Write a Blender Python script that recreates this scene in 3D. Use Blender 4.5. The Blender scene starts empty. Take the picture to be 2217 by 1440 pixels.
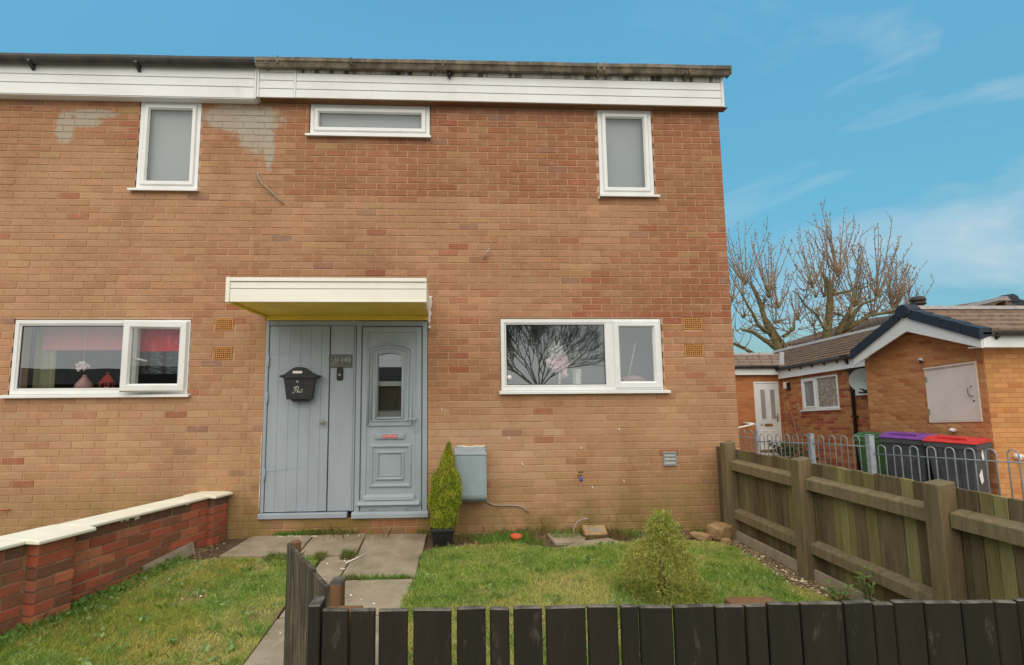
import bpy, bmesh, math, random
import numpy as np
from mathutils import Matrix, Vector

random.seed(7)
rng = np.random.default_rng(7)
scene = bpy.context.scene
COL = scene.collection

# ------------------------------------------------------------------ camera
def look_axes(yaw, pitch, roll):
    cy, sy, cp, sp = math.cos(yaw), math.sin(yaw), math.cos(pitch), math.sin(pitch)
    fwd = Vector((sy * cp, cy * cp, sp))
    right = Vector((cy, -sy, 0))
    up = right.cross(fwd)
    return (math.cos(roll) * right + math.sin(roll) * up,
            -math.sin(roll) * right + math.cos(roll) * up, fwd)

cam_data = bpy.data.cameras.new("camera")
cam = bpy.data.objects.new("camera", cam_data)
COL.objects.link(cam)
r_, u_, f_ = look_axes(0.0475, 0.1034, -0.0065)
CAM = Vector((-3.2099, -5.2057, 1.5238))
mw = Matrix(((r_.x, u_.x, -f_.x, CAM.x), (r_.y, u_.y, -f_.y, CAM.y), (r_.z, u_.z, -f_.z, CAM.z), (0, 0, 0, 1)))
cam.matrix_world = mw
cam_data.sensor_fit = 'HORIZONTAL'
cam_data.sensor_width = 36.0
cam_data.lens = 1051.88 / 2217 * 36.0
cam_data.shift_x = 0.04549
cam_data.shift_y = 0.00179
cam_data.clip_start = 0.05
cam_data.clip_end = 2000
scene.camera = cam

# ------------------------------------------------------------------ sky and sun
SUN_EL, SUN_AZ = math.radians(56), math.radians(196)     # azimuth clockwise from +Y
world = bpy.data.worlds.new("World")
scene.world = world
world.use_nodes = True
wn, wl = world.node_tree.nodes, world.node_tree.links
wn.clear()
sky = wn.new("ShaderNodeTexSky")
sky.sky_type = 'NISHITA'
sky.sun_disc = False
sky.sun_elevation = SUN_EL
sky.sun_rotation = SUN_AZ
sky.altitude = 50
sky.air_density = 1.0
sky.dust_density = 0.3
sky.ozone_density = 3.0
tint = wn.new("ShaderNodeMix"); tint.data_type = 'RGBA'; tint.blend_type = 'MULTIPLY'
tint.inputs[0].default_value = 1.0
wl.new(sky.outputs[0], tint.inputs[6])
tc = wn.new("ShaderNodeTexCoord")
sep = wn.new("ShaderNodeSeparateXYZ"); wl.new(tc.outputs['Generated'], sep.inputs[0])
lift = wn.new("ShaderNodeMapRange"); lift.inputs[1].default_value = 0.06; lift.inputs[2].default_value = 0.60
lift.inputs[3].default_value = 0.56; lift.inputs[4].default_value = 1.80
wl.new(sep.outputs[2], lift.inputs[0])
hz = wn.new("ShaderNodeMapRange"); hz.inputs[1].default_value = 0.04; hz.inputs[2].default_value = 0.30; wl.new(sep.outputs[2], hz.inputs[0])
hm = wn.new("ShaderNodeMix"); hm.data_type = 'RGBA'; wl.new(hz.outputs[0], hm.inputs[0])
hm.inputs[6].default_value = (0.92, 1.30, 1.36, 1); hm.inputs[7].default_value = (0.86, 1.58, 1.32, 1)
tv = wn.new("ShaderNodeVectorMath"); tv.operation = 'SCALE'; wl.new(hm.outputs[2], tv.inputs[0])
wl.new(lift.outputs[0], tv.inputs['Scale']); wl.new(tv.outputs[0], tint.inputs[7])
mp = wn.new("ShaderNodeMapping"); mp.inputs['Scale'].default_value = (1.4, 1.4, 3.2)
mp.inputs['Location'].default_value = (1.15, 0.55, 0.35)
mp.inputs['Rotation'].default_value = (0.0, 0.45, 0.0)
wl.new(tc.outputs['Generated'], mp.inputs[0])
nz = wn.new("ShaderNodeTexNoise"); nz.inputs['Scale'].default_value = 1.7
nz.inputs['Detail'].default_value = 7; nz.inputs['Roughness'].default_value = 0.55
nz.inputs['Distortion'].default_value = 0.6
wl.new(mp.outputs[0], nz.inputs['Vector'])
wisp = wn.new("ShaderNodeMapRange"); wisp.inputs[1].default_value = 0.50; wisp.inputs[2].default_value = 0.80
wisp.inputs[3].default_value = 0.0; wisp.inputs[4].default_value = 0.7
wl.new(nz.outputs[0], wisp.inputs[0])
east = wn.new("ShaderNodeMapRange"); east.inputs[1].default_value = 0.30; east.inputs[2].default_value = 0.72   # broken cloud drifts in from the right
wl.new(sep.outputs[0], east.inputs[0])
wq = wn.new("ShaderNodeMath"); wq.operation = 'MULTIPLY'; wl.new(wisp.outputs[0], wq.inputs[0]); wl.new(east.outputs[0], wq.inputs[1])
# thin cloud sheet that covers the half of the sky behind the camera (the grey sky the windows reflect)
bank = wn.new("ShaderNodeMapRange"); bank.interpolation_type = 'SMOOTHSTEP'
bank.inputs[1].default_value = 0.05; bank.inputs[2].default_value = -0.35
bank.inputs[3].default_value = 0.0; bank.inputs[4].default_value = 1.0
wl.new(sep.outputs[1], bank.inputs[0])
mx = wn.new("ShaderNodeMath"); mx.operation = 'MAXIMUM'
wl.new(wq.outputs[0], mx.inputs[0]); wl.new(bank.outputs[0], mx.inputs[1])
cl = wn.new("ShaderNodeMix"); cl.data_type = 'RGBA'
wl.new(mx.outputs[0], cl.inputs[0]); wl.new(tint.outputs[2], cl.inputs[6])
cl.inputs[7].default_value = (8.6, 8.6, 8.5, 1)
bg = wn.new("ShaderNodeBackground"); bg.inputs[1].default_value = 0.10
wl.new(cl.outputs[2], bg.inputs[0])
wo = wn.new("ShaderNodeOutputWorld"); wl.new(bg.outputs[0], wo.inputs[0])

sun_data = bpy.data.lights.new("sun", 'SUN')
sun_data.energy = 2.7
sun_data.angle = math.radians(85)
sun_data.color = (1.0, 0.93, 0.83)
sun = bpy.data.objects.new("sun", sun_data)
COL.objects.link(sun)
sd = Vector((math.sin(SUN_AZ) * math.cos(SUN_EL), math.cos(SUN_AZ) * math.cos(SUN_EL), math.sin(SUN_EL)))
sun.rotation_euler = sd.to_track_quat('Z', 'Y').to_euler()
sun.location = sd * 30

scene.view_settings.view_transform = 'Standard'
scene.view_settings.look = 'None'
scene.view_settings.exposure = 0.0
scene.view_settings.gamma = 1.0
scene.view_settings.use_curve_mapping = False
scene.render.engine = 'CYCLES'
scene.cycles.max_bounces = 6
scene.cycles.transparent_max_bounces = 12
scene.cycles.use_denoising = True

# ------------------------------------------------------------------ colour and material helpers
def s2l(c):
    c = c / 255.0
    return c / 12.92 if c <= 0.04045 else ((c + 0.055) / 1.055) ** 2.4

def S(r, g, b, k=1.0):
    return (s2l(r) * k, s2l(g) * k, s2l(b) * k)

def node_mix(n, l, fac, a, b, blend='MIX'):
    m = n.new("ShaderNodeMix"); m.data_type = 'RGBA'; m.blend_type = blend
    for sock, v in ((m.inputs[0], fac), (m.inputs[6], a), (m.inputs[7], b)):
        if hasattr(v, 'is_linked') or hasattr(v, 'links'):
            l.new(v, sock)
        elif isinstance(v, (tuple, list)):
            sock.default_value = (v[0], v[1], v[2], 1)
        else:
            sock.default_value = v
    return m.outputs[2]

def noise(n, l, scale, detail=4, rough=0.55, vec=None, stretch=None):
    t = n.new("ShaderNodeTexNoise")
    t.inputs['Scale'].default_value = scale
    t.inputs['Detail'].default_value = detail
    t.inputs['Roughness'].default_value = rough
    if vec is None:
        g = n.new("ShaderNodeNewGeometry"); vec = g.outputs['Position']
    if stretch:
        m = n.new("ShaderNodeMapping"); m.inputs['Scale'].default_value = stretch
        l.new(vec, m.inputs[0]); vec = m.outputs[0]
    l.new(vec, t.inputs['Vector'])
    return t.outputs[0]

def ramp(n, l, val, a, b, lo=0.0, hi=1.0):
    m = n.new("ShaderNodeMapRange")
    m.inputs[1].default_value = a; m.inputs[2].default_value = b
    m.inputs[3].default_value = lo; m.inputs[4].default_value = hi
    l.new(val, m.inputs[0])
    return m.outputs[0]

def make_mat(name, base, rough=0.6, second=None, nscale=8, lo=0.4, hi=0.65, amount=1.0, stretch=None, bump=0.0, bscale=60,
             spec=0.4, metal=0.0, grain=0.0, dirt=None, src=None):
    """procedural Principled material: base colour, a second colour in noisy patches, grain and bump.
    src: None, 'object' (colour from Object Info) or 'attr' (colour attribute 'col')"""
    m = bpy.data.materials.new(name); m.use_nodes = True
    n, l = m.node_tree.nodes, m.node_tree.links
    p = n['Principled BSDF']
    p.inputs['Roughness'].default_value = rough
    p.inputs['Metallic'].default_value = metal
    p.inputs['Specular IOR Level'].default_value = spec
    if src == 'object':
        o = n.new("ShaderNodeObjectInfo"); col = o.outputs['Color']
    elif src == 'attr':
        o = n.new("ShaderNodeAttribute"); o.attribute_name = 'col'; col = o.outputs['Color']
    else:
        rgb = n.new("ShaderNodeRGB"); rgb.outputs[0].default_value = (*base, 1); col = rgb.outputs[0]
    if second is not None:
        f = ramp(n, l, noise(n, l, nscale, 6, 0.6, stretch=stretch), lo, hi, 0, amount)
        col = node_mix(n, l, f, col, second)
    if dirt is not None:                                  # (colour, scale, lo, hi, amount, stretch)
        f = ramp(n, l, noise(n, l, dirt[1], 8, 0.68, stretch=dirt[5] if len(dirt) > 5 else None), dirt[2], dirt[3], 0, dirt[4])
        col = node_mix(n, l, f, col, dirt[0])
    if grain:
        g = ramp(n, l, noise(n, l, bscale * 1.7, 3, 0.7, stretch=stretch), 0.25, 0.75, 1 - grain, 1 + grain)
        col = node_mix(n, l, 1.0, col, g, 'MULTIPLY')
    l.new(col, p.inputs['Base Color'])
    if bump:
        b = n.new("ShaderNodeBump"); b.inputs['Strength'].default_value = bump; b.inputs['Distance'].default_value = 0.01
        l.new(noise(n, l, bscale, 5, 0.6, stretch=stretch), b.inputs['Height']); l.new(b.outputs[0], p.inputs['Normal'])
    return m

def facade_mat(name, src, base=None):
    """brick or mortar of the terrace: own colour, weathering in large patches, two patches of grey cement wash"""
    m = bpy.data.materials.new(name); m.use_nodes = True
    n, l = m.node_tree.nodes, m.node_tree.links
    p = n['Principled BSDF']; p.inputs['Roughness'].default_value = 0.9; p.inputs['Specular IOR Level'].default_value = 0.15
    if src == 'object':
        o = n.new("ShaderNodeObjectInfo"); col = o.outputs['Color']
    elif src == 'attr':
        o = n.new("ShaderNodeAttribute"); o.attribute_name = 'col'; col = o.outputs['Color']
    else:
        rgb = n.new("ShaderNodeRGB"); rgb.outputs[0].default_value = (*base, 1); col = rgb.outputs[0]
    big = ramp(n, l, noise(n, l, 1.1, 5, 0.6), 0.3, 0.7, 0.86, 1.10)
    col = node_mix(n, l, 1.0, col, big, 'MULTIPLY')
    fine = ramp(n, l, noise(n, l, 95, 4, 0.65, stretch=(0.6, 1, 1.4)), 0.25, 0.75, 0.82, 1.16)
    col = node_mix(n, l, 1.0, col, fine, 'MULTIPLY')
    drift = ramp(n, l, noise(n, l, 0.75, 7, 0.66, stretch=(1, 1, 0.8)), 0.46, 0.70, 0, 0.30)
    col = node_mix(n, l, drift, col, S(182, 146, 110))
    soot = ramp(n, l, noise(n, l, 1.7, 8, 0.7, stretch=(1.3, 1, 0.55)), 0.52, 0.74, 0, 0.40)
    col = node_mix(n, l, soot, col, S(134, 90, 64))
    smear = ramp(n, l, noise(n, l, 9, 6, 0.7, stretch=(1, 1, 1.6)), 0.5, 0.78, 0, 0.5)
    col = node_mix(n, l, smear, col, S(196, 160, 126))
    # lime streaks and green algae low on the wall
    g = n.new("ShaderNodeNewGeometry"); sx = n.new("ShaderNodeSeparateXYZ"); l.new(g.outputs['Position'], sx.inputs[0])
    low = ramp(n, l, sx.outputs[2], 0.70, 0.12)
    alg = ramp(n, l, noise(n, l, 2.2, 6, 0.65), 0.36, 0.60)
    mm = n.new("ShaderNodeMath"); mm.operation = 'MULTIPLY'; l.new(low, mm.inputs[0]); l.new(alg, mm.inputs[1])
    m2 = n.new("ShaderNodeMath"); m2.operation = 'MULTIPLY'; l.new(mm.outputs[0], m2.inputs[0]); m2.inputs[1].default_value = 0.85
    col = node_mix(n, l, m2.outputs[0], col, S(128, 112, 62))
    dis = noise(n, l, 11.0, 8, 0.75)
    for (cx, cz, rx, rz) in ((-5.42, 4.47, 0.46, 0.17), (-5.27, 4.33, 0.2, 0.27), (-5.11, 4.12, 0.055, 0.25), (-7.02, 4.49, 0.30, 0.055),
                             (-7.08, 4.40, 0.18, 0.07), (-7.3, 4.33, 0.10, 0.2)):
        v = n.new("ShaderNodeVectorMath"); v.operation = 'SUBTRACT'; l.new(g.outputs['Position'], v.inputs[0]); v.inputs[1].default_value = (cx, 0, cz)
        w = n.new("ShaderNodeVectorMath"); w.operation = 'MULTIPLY'; l.new(v.outputs[0], w.inputs[0]); w.inputs[1].default_value = (1 / rx, 0, 1 / rz)
        ln = n.new("ShaderNodeVectorMath"); ln.operation = 'LENGTH'; l.new(w.outputs[0], ln.inputs[0])
        ad = n.new("ShaderNodeMath"); ad.operation = 'MULTIPLY_ADD'; l.new(dis, ad.inputs[0]); ad.inputs[1].default_value = 1.5; l.new(ln.outputs['Value'], ad.inputs[2])
        col = node_mix(n, l, ramp(n, l, ad.outputs[0], 1.80, 1.56, 0, 0.82), col, S(172, 164, 148))
    l.new(col, p.inputs['Base Color'])
    b = n.new("ShaderNodeBump"); b.inputs['Strength'].default_value = 0.5; b.inputs['Distance'].default_value = 0.006
    l.new(noise(n, l, 130, 5, 0.65), b.inputs['Height']); l.new(b.outputs[0], p.inputs['Normal'])
    return m

def glass_mat(name, refl=0.32, tintc=(0.9, 0.93, 0.92), rough=0.0):
    m = bpy.data.materials.new(name); m.use_nodes = True
    n, l = m.node_tree.nodes, m.node_tree.links
    n.clear()
    t = n.new("ShaderNodeBsdfTransparent"); t.inputs[0].default_value = (*tintc, 1)
    gl = n.new("ShaderNodeBsdfGlossy"); gl.inputs['Roughness'].default_value = rough; gl.inputs[0].default_value = (0.95, 0.97, 0.97, 1)
    lw = n.new("ShaderNodeLayerWeight"); lw.inputs[0].default_value = 0.5
    pw = n.new("ShaderNodeMath"); pw.operation = 'POWER'; l.new(lw.outputs['Facing'], pw.inputs[0]); pw.inputs[1].default_value = 4.5
    f = ramp(n, l, pw.outputs[0], 0.0, 1.0, refl, 1.0)
    b = n.new("ShaderNodeBump"); b.inputs['Strength'].default_value = 0.05; b.inputs['Distance'].default_value = 0.02
    l.new(noise(n, l, 1.6, 1, 0.4), b.inputs['Height']); l.new(b.outputs[0], gl.inputs['Normal'])
    mx = n.new("ShaderNodeMixShader"); l.new(f, mx.inputs[0]); l.new(t.outputs[0], mx.inputs[1]); l.new(gl.outputs[0], mx.inputs[2])
    o = n.new("ShaderNodeOutputMaterial"); l.new(mx.outputs[0], o.inputs[0])
    return m

M = {}
M['brick_obj'] = facade_mat('brick_single', 'object')
M['brick_attr'] = facade_mat('brick_rest', 'attr')
M['mortar'] = facade_mat('mortar', None, S(200, 160, 126))
M['upvc'] = make_mat('white_upvc', S(230, 230, 227), 0.35, second=S(214, 212, 205), nscale=3, amount=0.5, spec=0.5)
M['cladding'] = make_mat('white_cladding', S(229, 229, 226), 0.45, second=S(214, 212, 204), nscale=2, amount=0.6,
                         dirt=(S(150, 140, 118), 5, 0.62, 0.85, 0.5, (1, 1, 0.35)))
M['dirty_cladding'] = make_mat('stained_cladding', S(205, 200, 188), 0.5, second=S(170, 162, 142), nscale=4, amount=0.8,
                               dirt=(S(34, 30, 24), 7, 0.48, 0.62, 0.95, (1.6, 1, 0.10)))
M['cream_cladding'] = make_mat('cream_cladding', S(240, 236, 222), 0.4, second=S(228, 222, 204), nscale=2, amount=0.6)
M['gutter_black'] = make_mat('black_gutter', S(52, 50, 47), 0.35, second=S(78, 72, 62), nscale=6, amount=0.7)
M['gutter_grey'] = make_mat('mossy_gutter', S(132, 121, 104), 0.75, second=S(84, 76, 60), nscale=7, lo=0.4, hi=0.6, amount=0.9, stretch=(1, 1, 0.5),
                            dirt=(S(62, 58, 42), 16, 0.52, 0.72, 0.8), bump=0.3, bscale=50)
M['soffit_yellow'] = make_mat('yellow_soffit', S(240, 212, 84), 0.55, second=S(222, 192, 70), nscale=3, amount=0.7)
M['caulk'] = make_mat('caulk', S(226, 220, 206), 0.8, second=S(190, 170, 140), nscale=30, bump=0.6, bscale=40)
M['grey_paint'] = make_mat('grey_paint', S(160, 169, 177), 0.5, second=S(150, 159, 167), nscale=4, amount=0.8, bump=0.12, bscale=35,
                           stretch=(1, 1, 0.25), dirt=(S(140, 144, 144), 20, 0.66, 0.85, 0.5))
M['grey_door'] = make_mat('grey_door', S(158, 168, 174), 0.42, second=S(149, 159, 166), nscale=3, amount=0.7, bump=0.05, bscale=120)
M['black_metal'] = make_mat('black_enamel', S(36, 36, 37), 0.42, second=S(48, 48, 48), nscale=20, amount=0.6, bump=0.08, bscale=150)
M['black_plastic'] = make_mat('black_plastic', S(30, 31, 31), 0.5, second=S(44, 44, 42), nscale=14, amount=0.6)
M['silver'] = make_mat('worn_chrome', S(190, 190, 186), 0.25, metal=0.9, second=S(150, 148, 140), nscale=30)
M['plaque'] = make_mat('slate_plaque', S(76, 78, 72), 0.4, second=S(104, 106, 98), nscale=18, lo=0.35, hi=0.65)
M['etch'] = make_mat('etched_silver', S(168, 170, 160), 0.6)
M['white_print'] = make_mat('white_print', S(232, 228, 222), 0.6)
M['red_sticker'] = make_mat('red_sticker', S(200, 70, 70), 0.5, second=S(214, 110, 106), nscale=40)
M['meter_grey'] = make_mat('meter_box_grey', S(156, 170, 176), 0.4, second=S(142, 156, 162), nscale=3, amount=0.9, dirt=(S(190, 190, 180), 24, 0.66, 0.8, 0.5))
M['terracotta'] = make_mat('terracotta_vent', S(190, 134, 78), 0.85, second=S(172, 116, 64), nscale=30, bump=0.3, bscale=120)
M['hole_shade'] = make_mat('painted_hole_shade', S(26, 18, 11), 0.9)  # near-black colour stands in for the shade deep in the grille holes
M['louvre'] = make_mat('grey_louvre', S(160, 162, 160), 0.45, second=S(146, 148, 146), nscale=20)
M['glass'] = glass_mat('window_glass', 0.165)
M['glass_upper'] = glass_mat('upper_window_glass', 0.05, rough=0.38)
M['glass_soft'] = glass_mat('window_glass_thin', 0.15)
M['obscured'] = make_mat('obscured_glass', S(158, 158, 155), 0.18, second=S(148, 149, 148), nscale=1.3, amount=0.9, spec=0.7, bump=0.03, bscale=4)
M['blind_pale'] = make_mat('pale_blind', S(158, 160, 162), 0.8)
M['room'] = make_mat('room_wall', S(92, 86, 80), 0.9)
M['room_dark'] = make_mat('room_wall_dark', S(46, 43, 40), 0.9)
M['red_cloth'] = make_mat('red_cloth', S(222, 34, 56), 0.45, second=S(240, 110, 122), nscale=9, lo=0.5, hi=0.7, stretch=(2, 1, 0.6), bump=0.6, bscale=25)
M['pink_cloth'] = make_mat('pink_blind', S(220, 120, 126), 0.8)
M['black_cloth'] = make_mat('black_satin', S(34, 34, 36), 0.28, second=S(120, 120, 122), nscale=16, lo=0.55, hi=0.68, spec=0.9, bump=1.0, bscale=14, stretch=(1, 1, 2.2))
M['curtain'] = make_mat('curtain_olive', S(172, 166, 128), 0.9, stretch=(12, 1, 0.2), second=S(146, 140, 104), nscale=6)
M['pink'] = make_mat('pink_petals', S(240, 190, 204), 0.8, second=S(246, 230, 232), nscale=30)
M['deep_pink'] = make_mat('deep_pink', S(206, 104, 136), 0.7)
M['pink_glaze'] = make_mat('pink_glaze', S(206, 150, 146), 0.35)
M['lantern_red'] = make_mat('lantern_red', S(206, 52, 44), 0.45)
M['candle'] = make_mat('candle_wax', S(226, 220, 208), 0.5)
M['ivory'] = make_mat('ivory_ceramic', S(232, 230, 224), 0.35, second=S(206, 204, 198), nscale=26, lo=0.5, hi=0.55)
M['flue'] = make_mat('flue_pipe', S(120, 106, 92), 0.7)
M['dark_cap'] = make_mat('dark_cap', S(58, 46, 40), 0.6)

# timber
def timber(name, a, b, c, moss=0.5, rough=0.85):
    return make_mat(name, a, rough, second=b, nscale=9, lo=0.35, hi=0.65, amount=0.9, stretch=(3, 3, 0.35), bump=0.5, bscale=45, grain=0.12,
                    dirt=(c, 3.2, 0.42, 0.66, moss, (2.5, 2.5, 0.7)), spec=0.2)
M['fence_post'] = timber('weathered_post', S(126, 108, 82), S(98, 84, 62), S(126, 118, 78), 0.35)
M['fence_rail'] = timber('weathered_rail', S(136, 120, 92), S(108, 94, 70), S(124, 116, 80), 0.4)
M['fence_boards'] = [timber('weathered_board_%s' % k, a, b, c, mo) for k, a, b, c, mo in (
    ('brown', S(120, 104, 80), S(88, 74, 54), S(124, 116, 76), 0.45), ('green', S(126, 114, 74), S(106, 94, 60), S(140, 132, 80), 0.5),
    ('straw', S(146, 136, 92), S(118, 108, 70), S(152, 146, 92), 0.5), ('umber', S(104, 88, 66), S(82, 68, 50), S(112, 102, 66), 0.4))]
M['stain_black'] = make_mat('black_stained_timber', S(36, 33, 25), 0.72, second=S(48, 42, 33), nscale=5, lo=0.4, hi=0.7, amount=0.7, stretch=(2, 2, 0.3),
                            bump=0.35, bscale=40, grain=0.15, dirt=(S(104, 96, 84), 22, 0.60, 0.78, 0.6, (1, 1, 0.4)), spec=0.25)
M['stain_top'] = make_mat('worn_timber_top', S(112, 104, 92), 0.85, second=S(70, 64, 56), nscale=18, lo=0.4, hi=0.6, bump=0.4, bscale=60)
M['gate_board'] = make_mat('weathered_gate_board', S(62, 56, 44), 0.8, second=S(142, 128, 104), nscale=14, lo=0.44, hi=0.68, amount=0.85, stretch=(4, 4, 0.25),
                           bump=0.5, bscale=40, grain=0.15, dirt=(S(52, 44, 34), 4, 0.4, 0.6, 0.5))
M['raw_timber'] = timber('raw_brown_timber', S(134, 96, 66), S(112, 78, 54), S(110, 96, 70), 0.4)

# masonry and ground
M['slab'] = make_mat('concrete_slab', S(164, 148, 126), 0.9, second=S(140, 126, 106), nscale=5, lo=0.35, hi=0.65, amount=0.9, bump=0.35, bscale=70, grain=0.14,
                     dirt=(S(112, 104, 76), 3.4, 0.48, 0.70, 0.75))
M['coping'] = make_mat('cream_coping', S(236, 230, 210), 0.75, second=S(222, 214, 190), nscale=3, amount=0.7, bump=0.12, bscale=50, dirt=(S(150, 140, 108), 12, 0.66, 0.8, 0.6))
M['wall_brick'] = make_mat('red_wall_brick', (0.2, 0.05, 0.03), 0.9, src='object', second=S(140, 104, 80), nscale=14, lo=0.52, hi=0.75, amount=0.7, grain=0.16, bscale=60, bump=0.5,
                           dirt=(S(104, 86, 62), 4, 0.48, 0.70, 0.7))
M['wall_mortar'] = make_mat('wall_mortar', S(172, 142, 112), 0.95, second=S(134, 114, 84), nscale=9, bump=0.5, bscale=60)
M['soil'] = make_mat('soil', S(104, 84, 62), 0.98, second=S(78, 62, 46), nscale=14, bump=1.0, bscale=60, grain=0.25,
                     dirt=(S(140, 122, 94), 30, 0.62, 0.8, 0.6))
M['turf'] = make_mat('turf_soil', S(128, 120, 66), 0.98, second=S(112, 94, 66), nscale=9, bump=0.6, bscale=80, grain=0.2)
M['ground'] = make_mat('ground_paving', S(146, 138, 124), 0.95, second=S(128, 122, 110), nscale=3, bump=0.2, bscale=50)
M['pebble'] = make_mat('pebbles', (0.3, 0.26, 0.2), 0.85, src='attr', grain=0.1)
M['grass'] = make_mat('grass_blades', (0.1, 0.12, 0.03), 0.65, src='attr', spec=0.25)
M['foliage'] = make_mat('foliage', (0.1, 0.12, 0.03), 0.6, src='attr', spec=0.25)
for k_, fac_ in (('grass', 0.50), ('foliage', 0.42)):      # thin leaves let light through
    nt_ = M[k_].node_tree; n_, l_ = nt_.nodes, nt_.links
    tr0 = n_.new("ShaderNodeBsdfTranslucent"); at0 = n_.new("ShaderNodeAttribute"); at0.attribute_name = 'col'
    l_.new(at0.outputs['Color'], tr0.inputs[0])
    ms0 = n_.new("ShaderNodeMixShader"); ms0.inputs[0].default_value = fac_
    l_.new(n_['Principled BSDF'].outputs[0], ms0.inputs[1]); l_.new(tr0.outputs[0], ms0.inputs[2])
    l_.new(ms0.outputs[0], n_['Material Output'].inputs[0])
M['bark'] = make_mat('bark', S(116, 104, 72), 0.95, second=S(84, 74, 52), nscale=6, bump=0.9, bscale=14, dirt=(S(108, 104, 60), 2.5, 0.45, 0.65, 0.5))
M['twig'] = make_mat('twig', S(160, 132, 106), 0.9, second=S(128, 110, 84), nscale=2)
M['bark_dark'] = make_mat('bark_dark', S(112, 106, 96), 0.95)
M['rubble'] = make_mat('rubble', S(166, 136, 96), 0.95, second=S(140, 110, 78), nscale=14, bump=0.6, bscale=50)
M['red_clay'] = make_mat('red_clay_pot', S(206, 96, 58), 0.7, second=S(186, 84, 50), nscale=20)
M['orange_brick_obj'] = make_mat('orange_brick_single', (0.4, 0.15, 0.05), 0.9, src='object', grain=0.10, bscale=50, bump=0.3, spec=0.15)
M['orange_brick_attr'] = make_mat('orange_brick_rest', (0.4, 0.15, 0.05), 0.9, src='attr', grain=0.10, bscale=50, bump=0.3, spec=0.15)
M['orange_mortar'] = make_mat('orange_mortar', S(186, 130, 84), 0.95, grain=0.1)
M['tile'] = make_mat('brown_roof_tile', S(142, 116, 96), 0.9, second=S(112, 88, 72), nscale=12, bump=0.5, bscale=60, grain=0.15)
M['tile_old'] = make_mat('old_brown_tile', S(118, 90, 68), 0.95, second=S(92, 70, 54), nscale=8, bump=0.5, bscale=60, grain=0.2)
M['ridge'] = make_mat('ridge_tile', S(160, 152, 146), 0.8, second=S(140, 132, 126), nscale=12, grain=0.1)
M['verge'] = make_mat('slate_blue_verge', S(42, 50, 62), 0.6, second=S(36, 42, 52), nscale=10)
M['galv'] = make_mat('galvanised_steel', S(156, 162, 166), 0.5, metal=0.25, second=S(136, 142, 146), nscale=20)
M['galv_post'] = make_mat('grey_painted_post', S(162, 170, 176), 0.55, second=S(140, 148, 154), nscale=14, dirt=(S(196, 200, 200), 30, 0.6, 0.75, 0.6))
M['pipe_black'] = make_mat('black_pipe', S(48, 36, 30), 0.45)
M['bin_grey'] = make_mat('bin_plastic', S(72, 76, 80), 0.55, second=S(60, 64, 68), nscale=5)
M['bin_purple'] = make_mat('purple_lid', S(112, 56, 134), 0.55, second=S(124, 70, 144), nscale=6)
M['bin_red'] = make_mat('red_lid', S(190, 42, 38), 0.55, second=S(204, 62, 54), nscale=6)
M['bin_green'] = make_mat('green_bin', S(70, 108, 62), 0.55, second=S(60, 94, 56), nscale=6)
M['dish'] = make_mat('dish_grey', S(132, 138, 134), 0.5)
M['cream_door'] = make_mat('cream_door_paint', S(226, 214, 202), 0.5, second=S(214, 202, 190), nscale=4)
M['net'] = make_mat('net_curtain', S(214, 202, 192), 0.9, second=S(150, 138, 130), nscale=16, lo=0.45, hi=0.55, stretch=(1, 3, 1))
M['gold'] = make_mat('brass', S(166, 136, 84), 0.4, metal=0.5)
M['copper'] = make_mat('copper_pipe', S(166, 104, 70), 0.4, metal=0.6)
M['blue'] = make_mat('blue_plastic', S(56, 80, 190), 0.4)
M['cable_grey'] = make_mat('grey_cable', S(156, 142, 126), 0.6)
M['asphalt'] = make_mat('asphalt', (0.05, 0.05, 0.05), 0.95)

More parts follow.
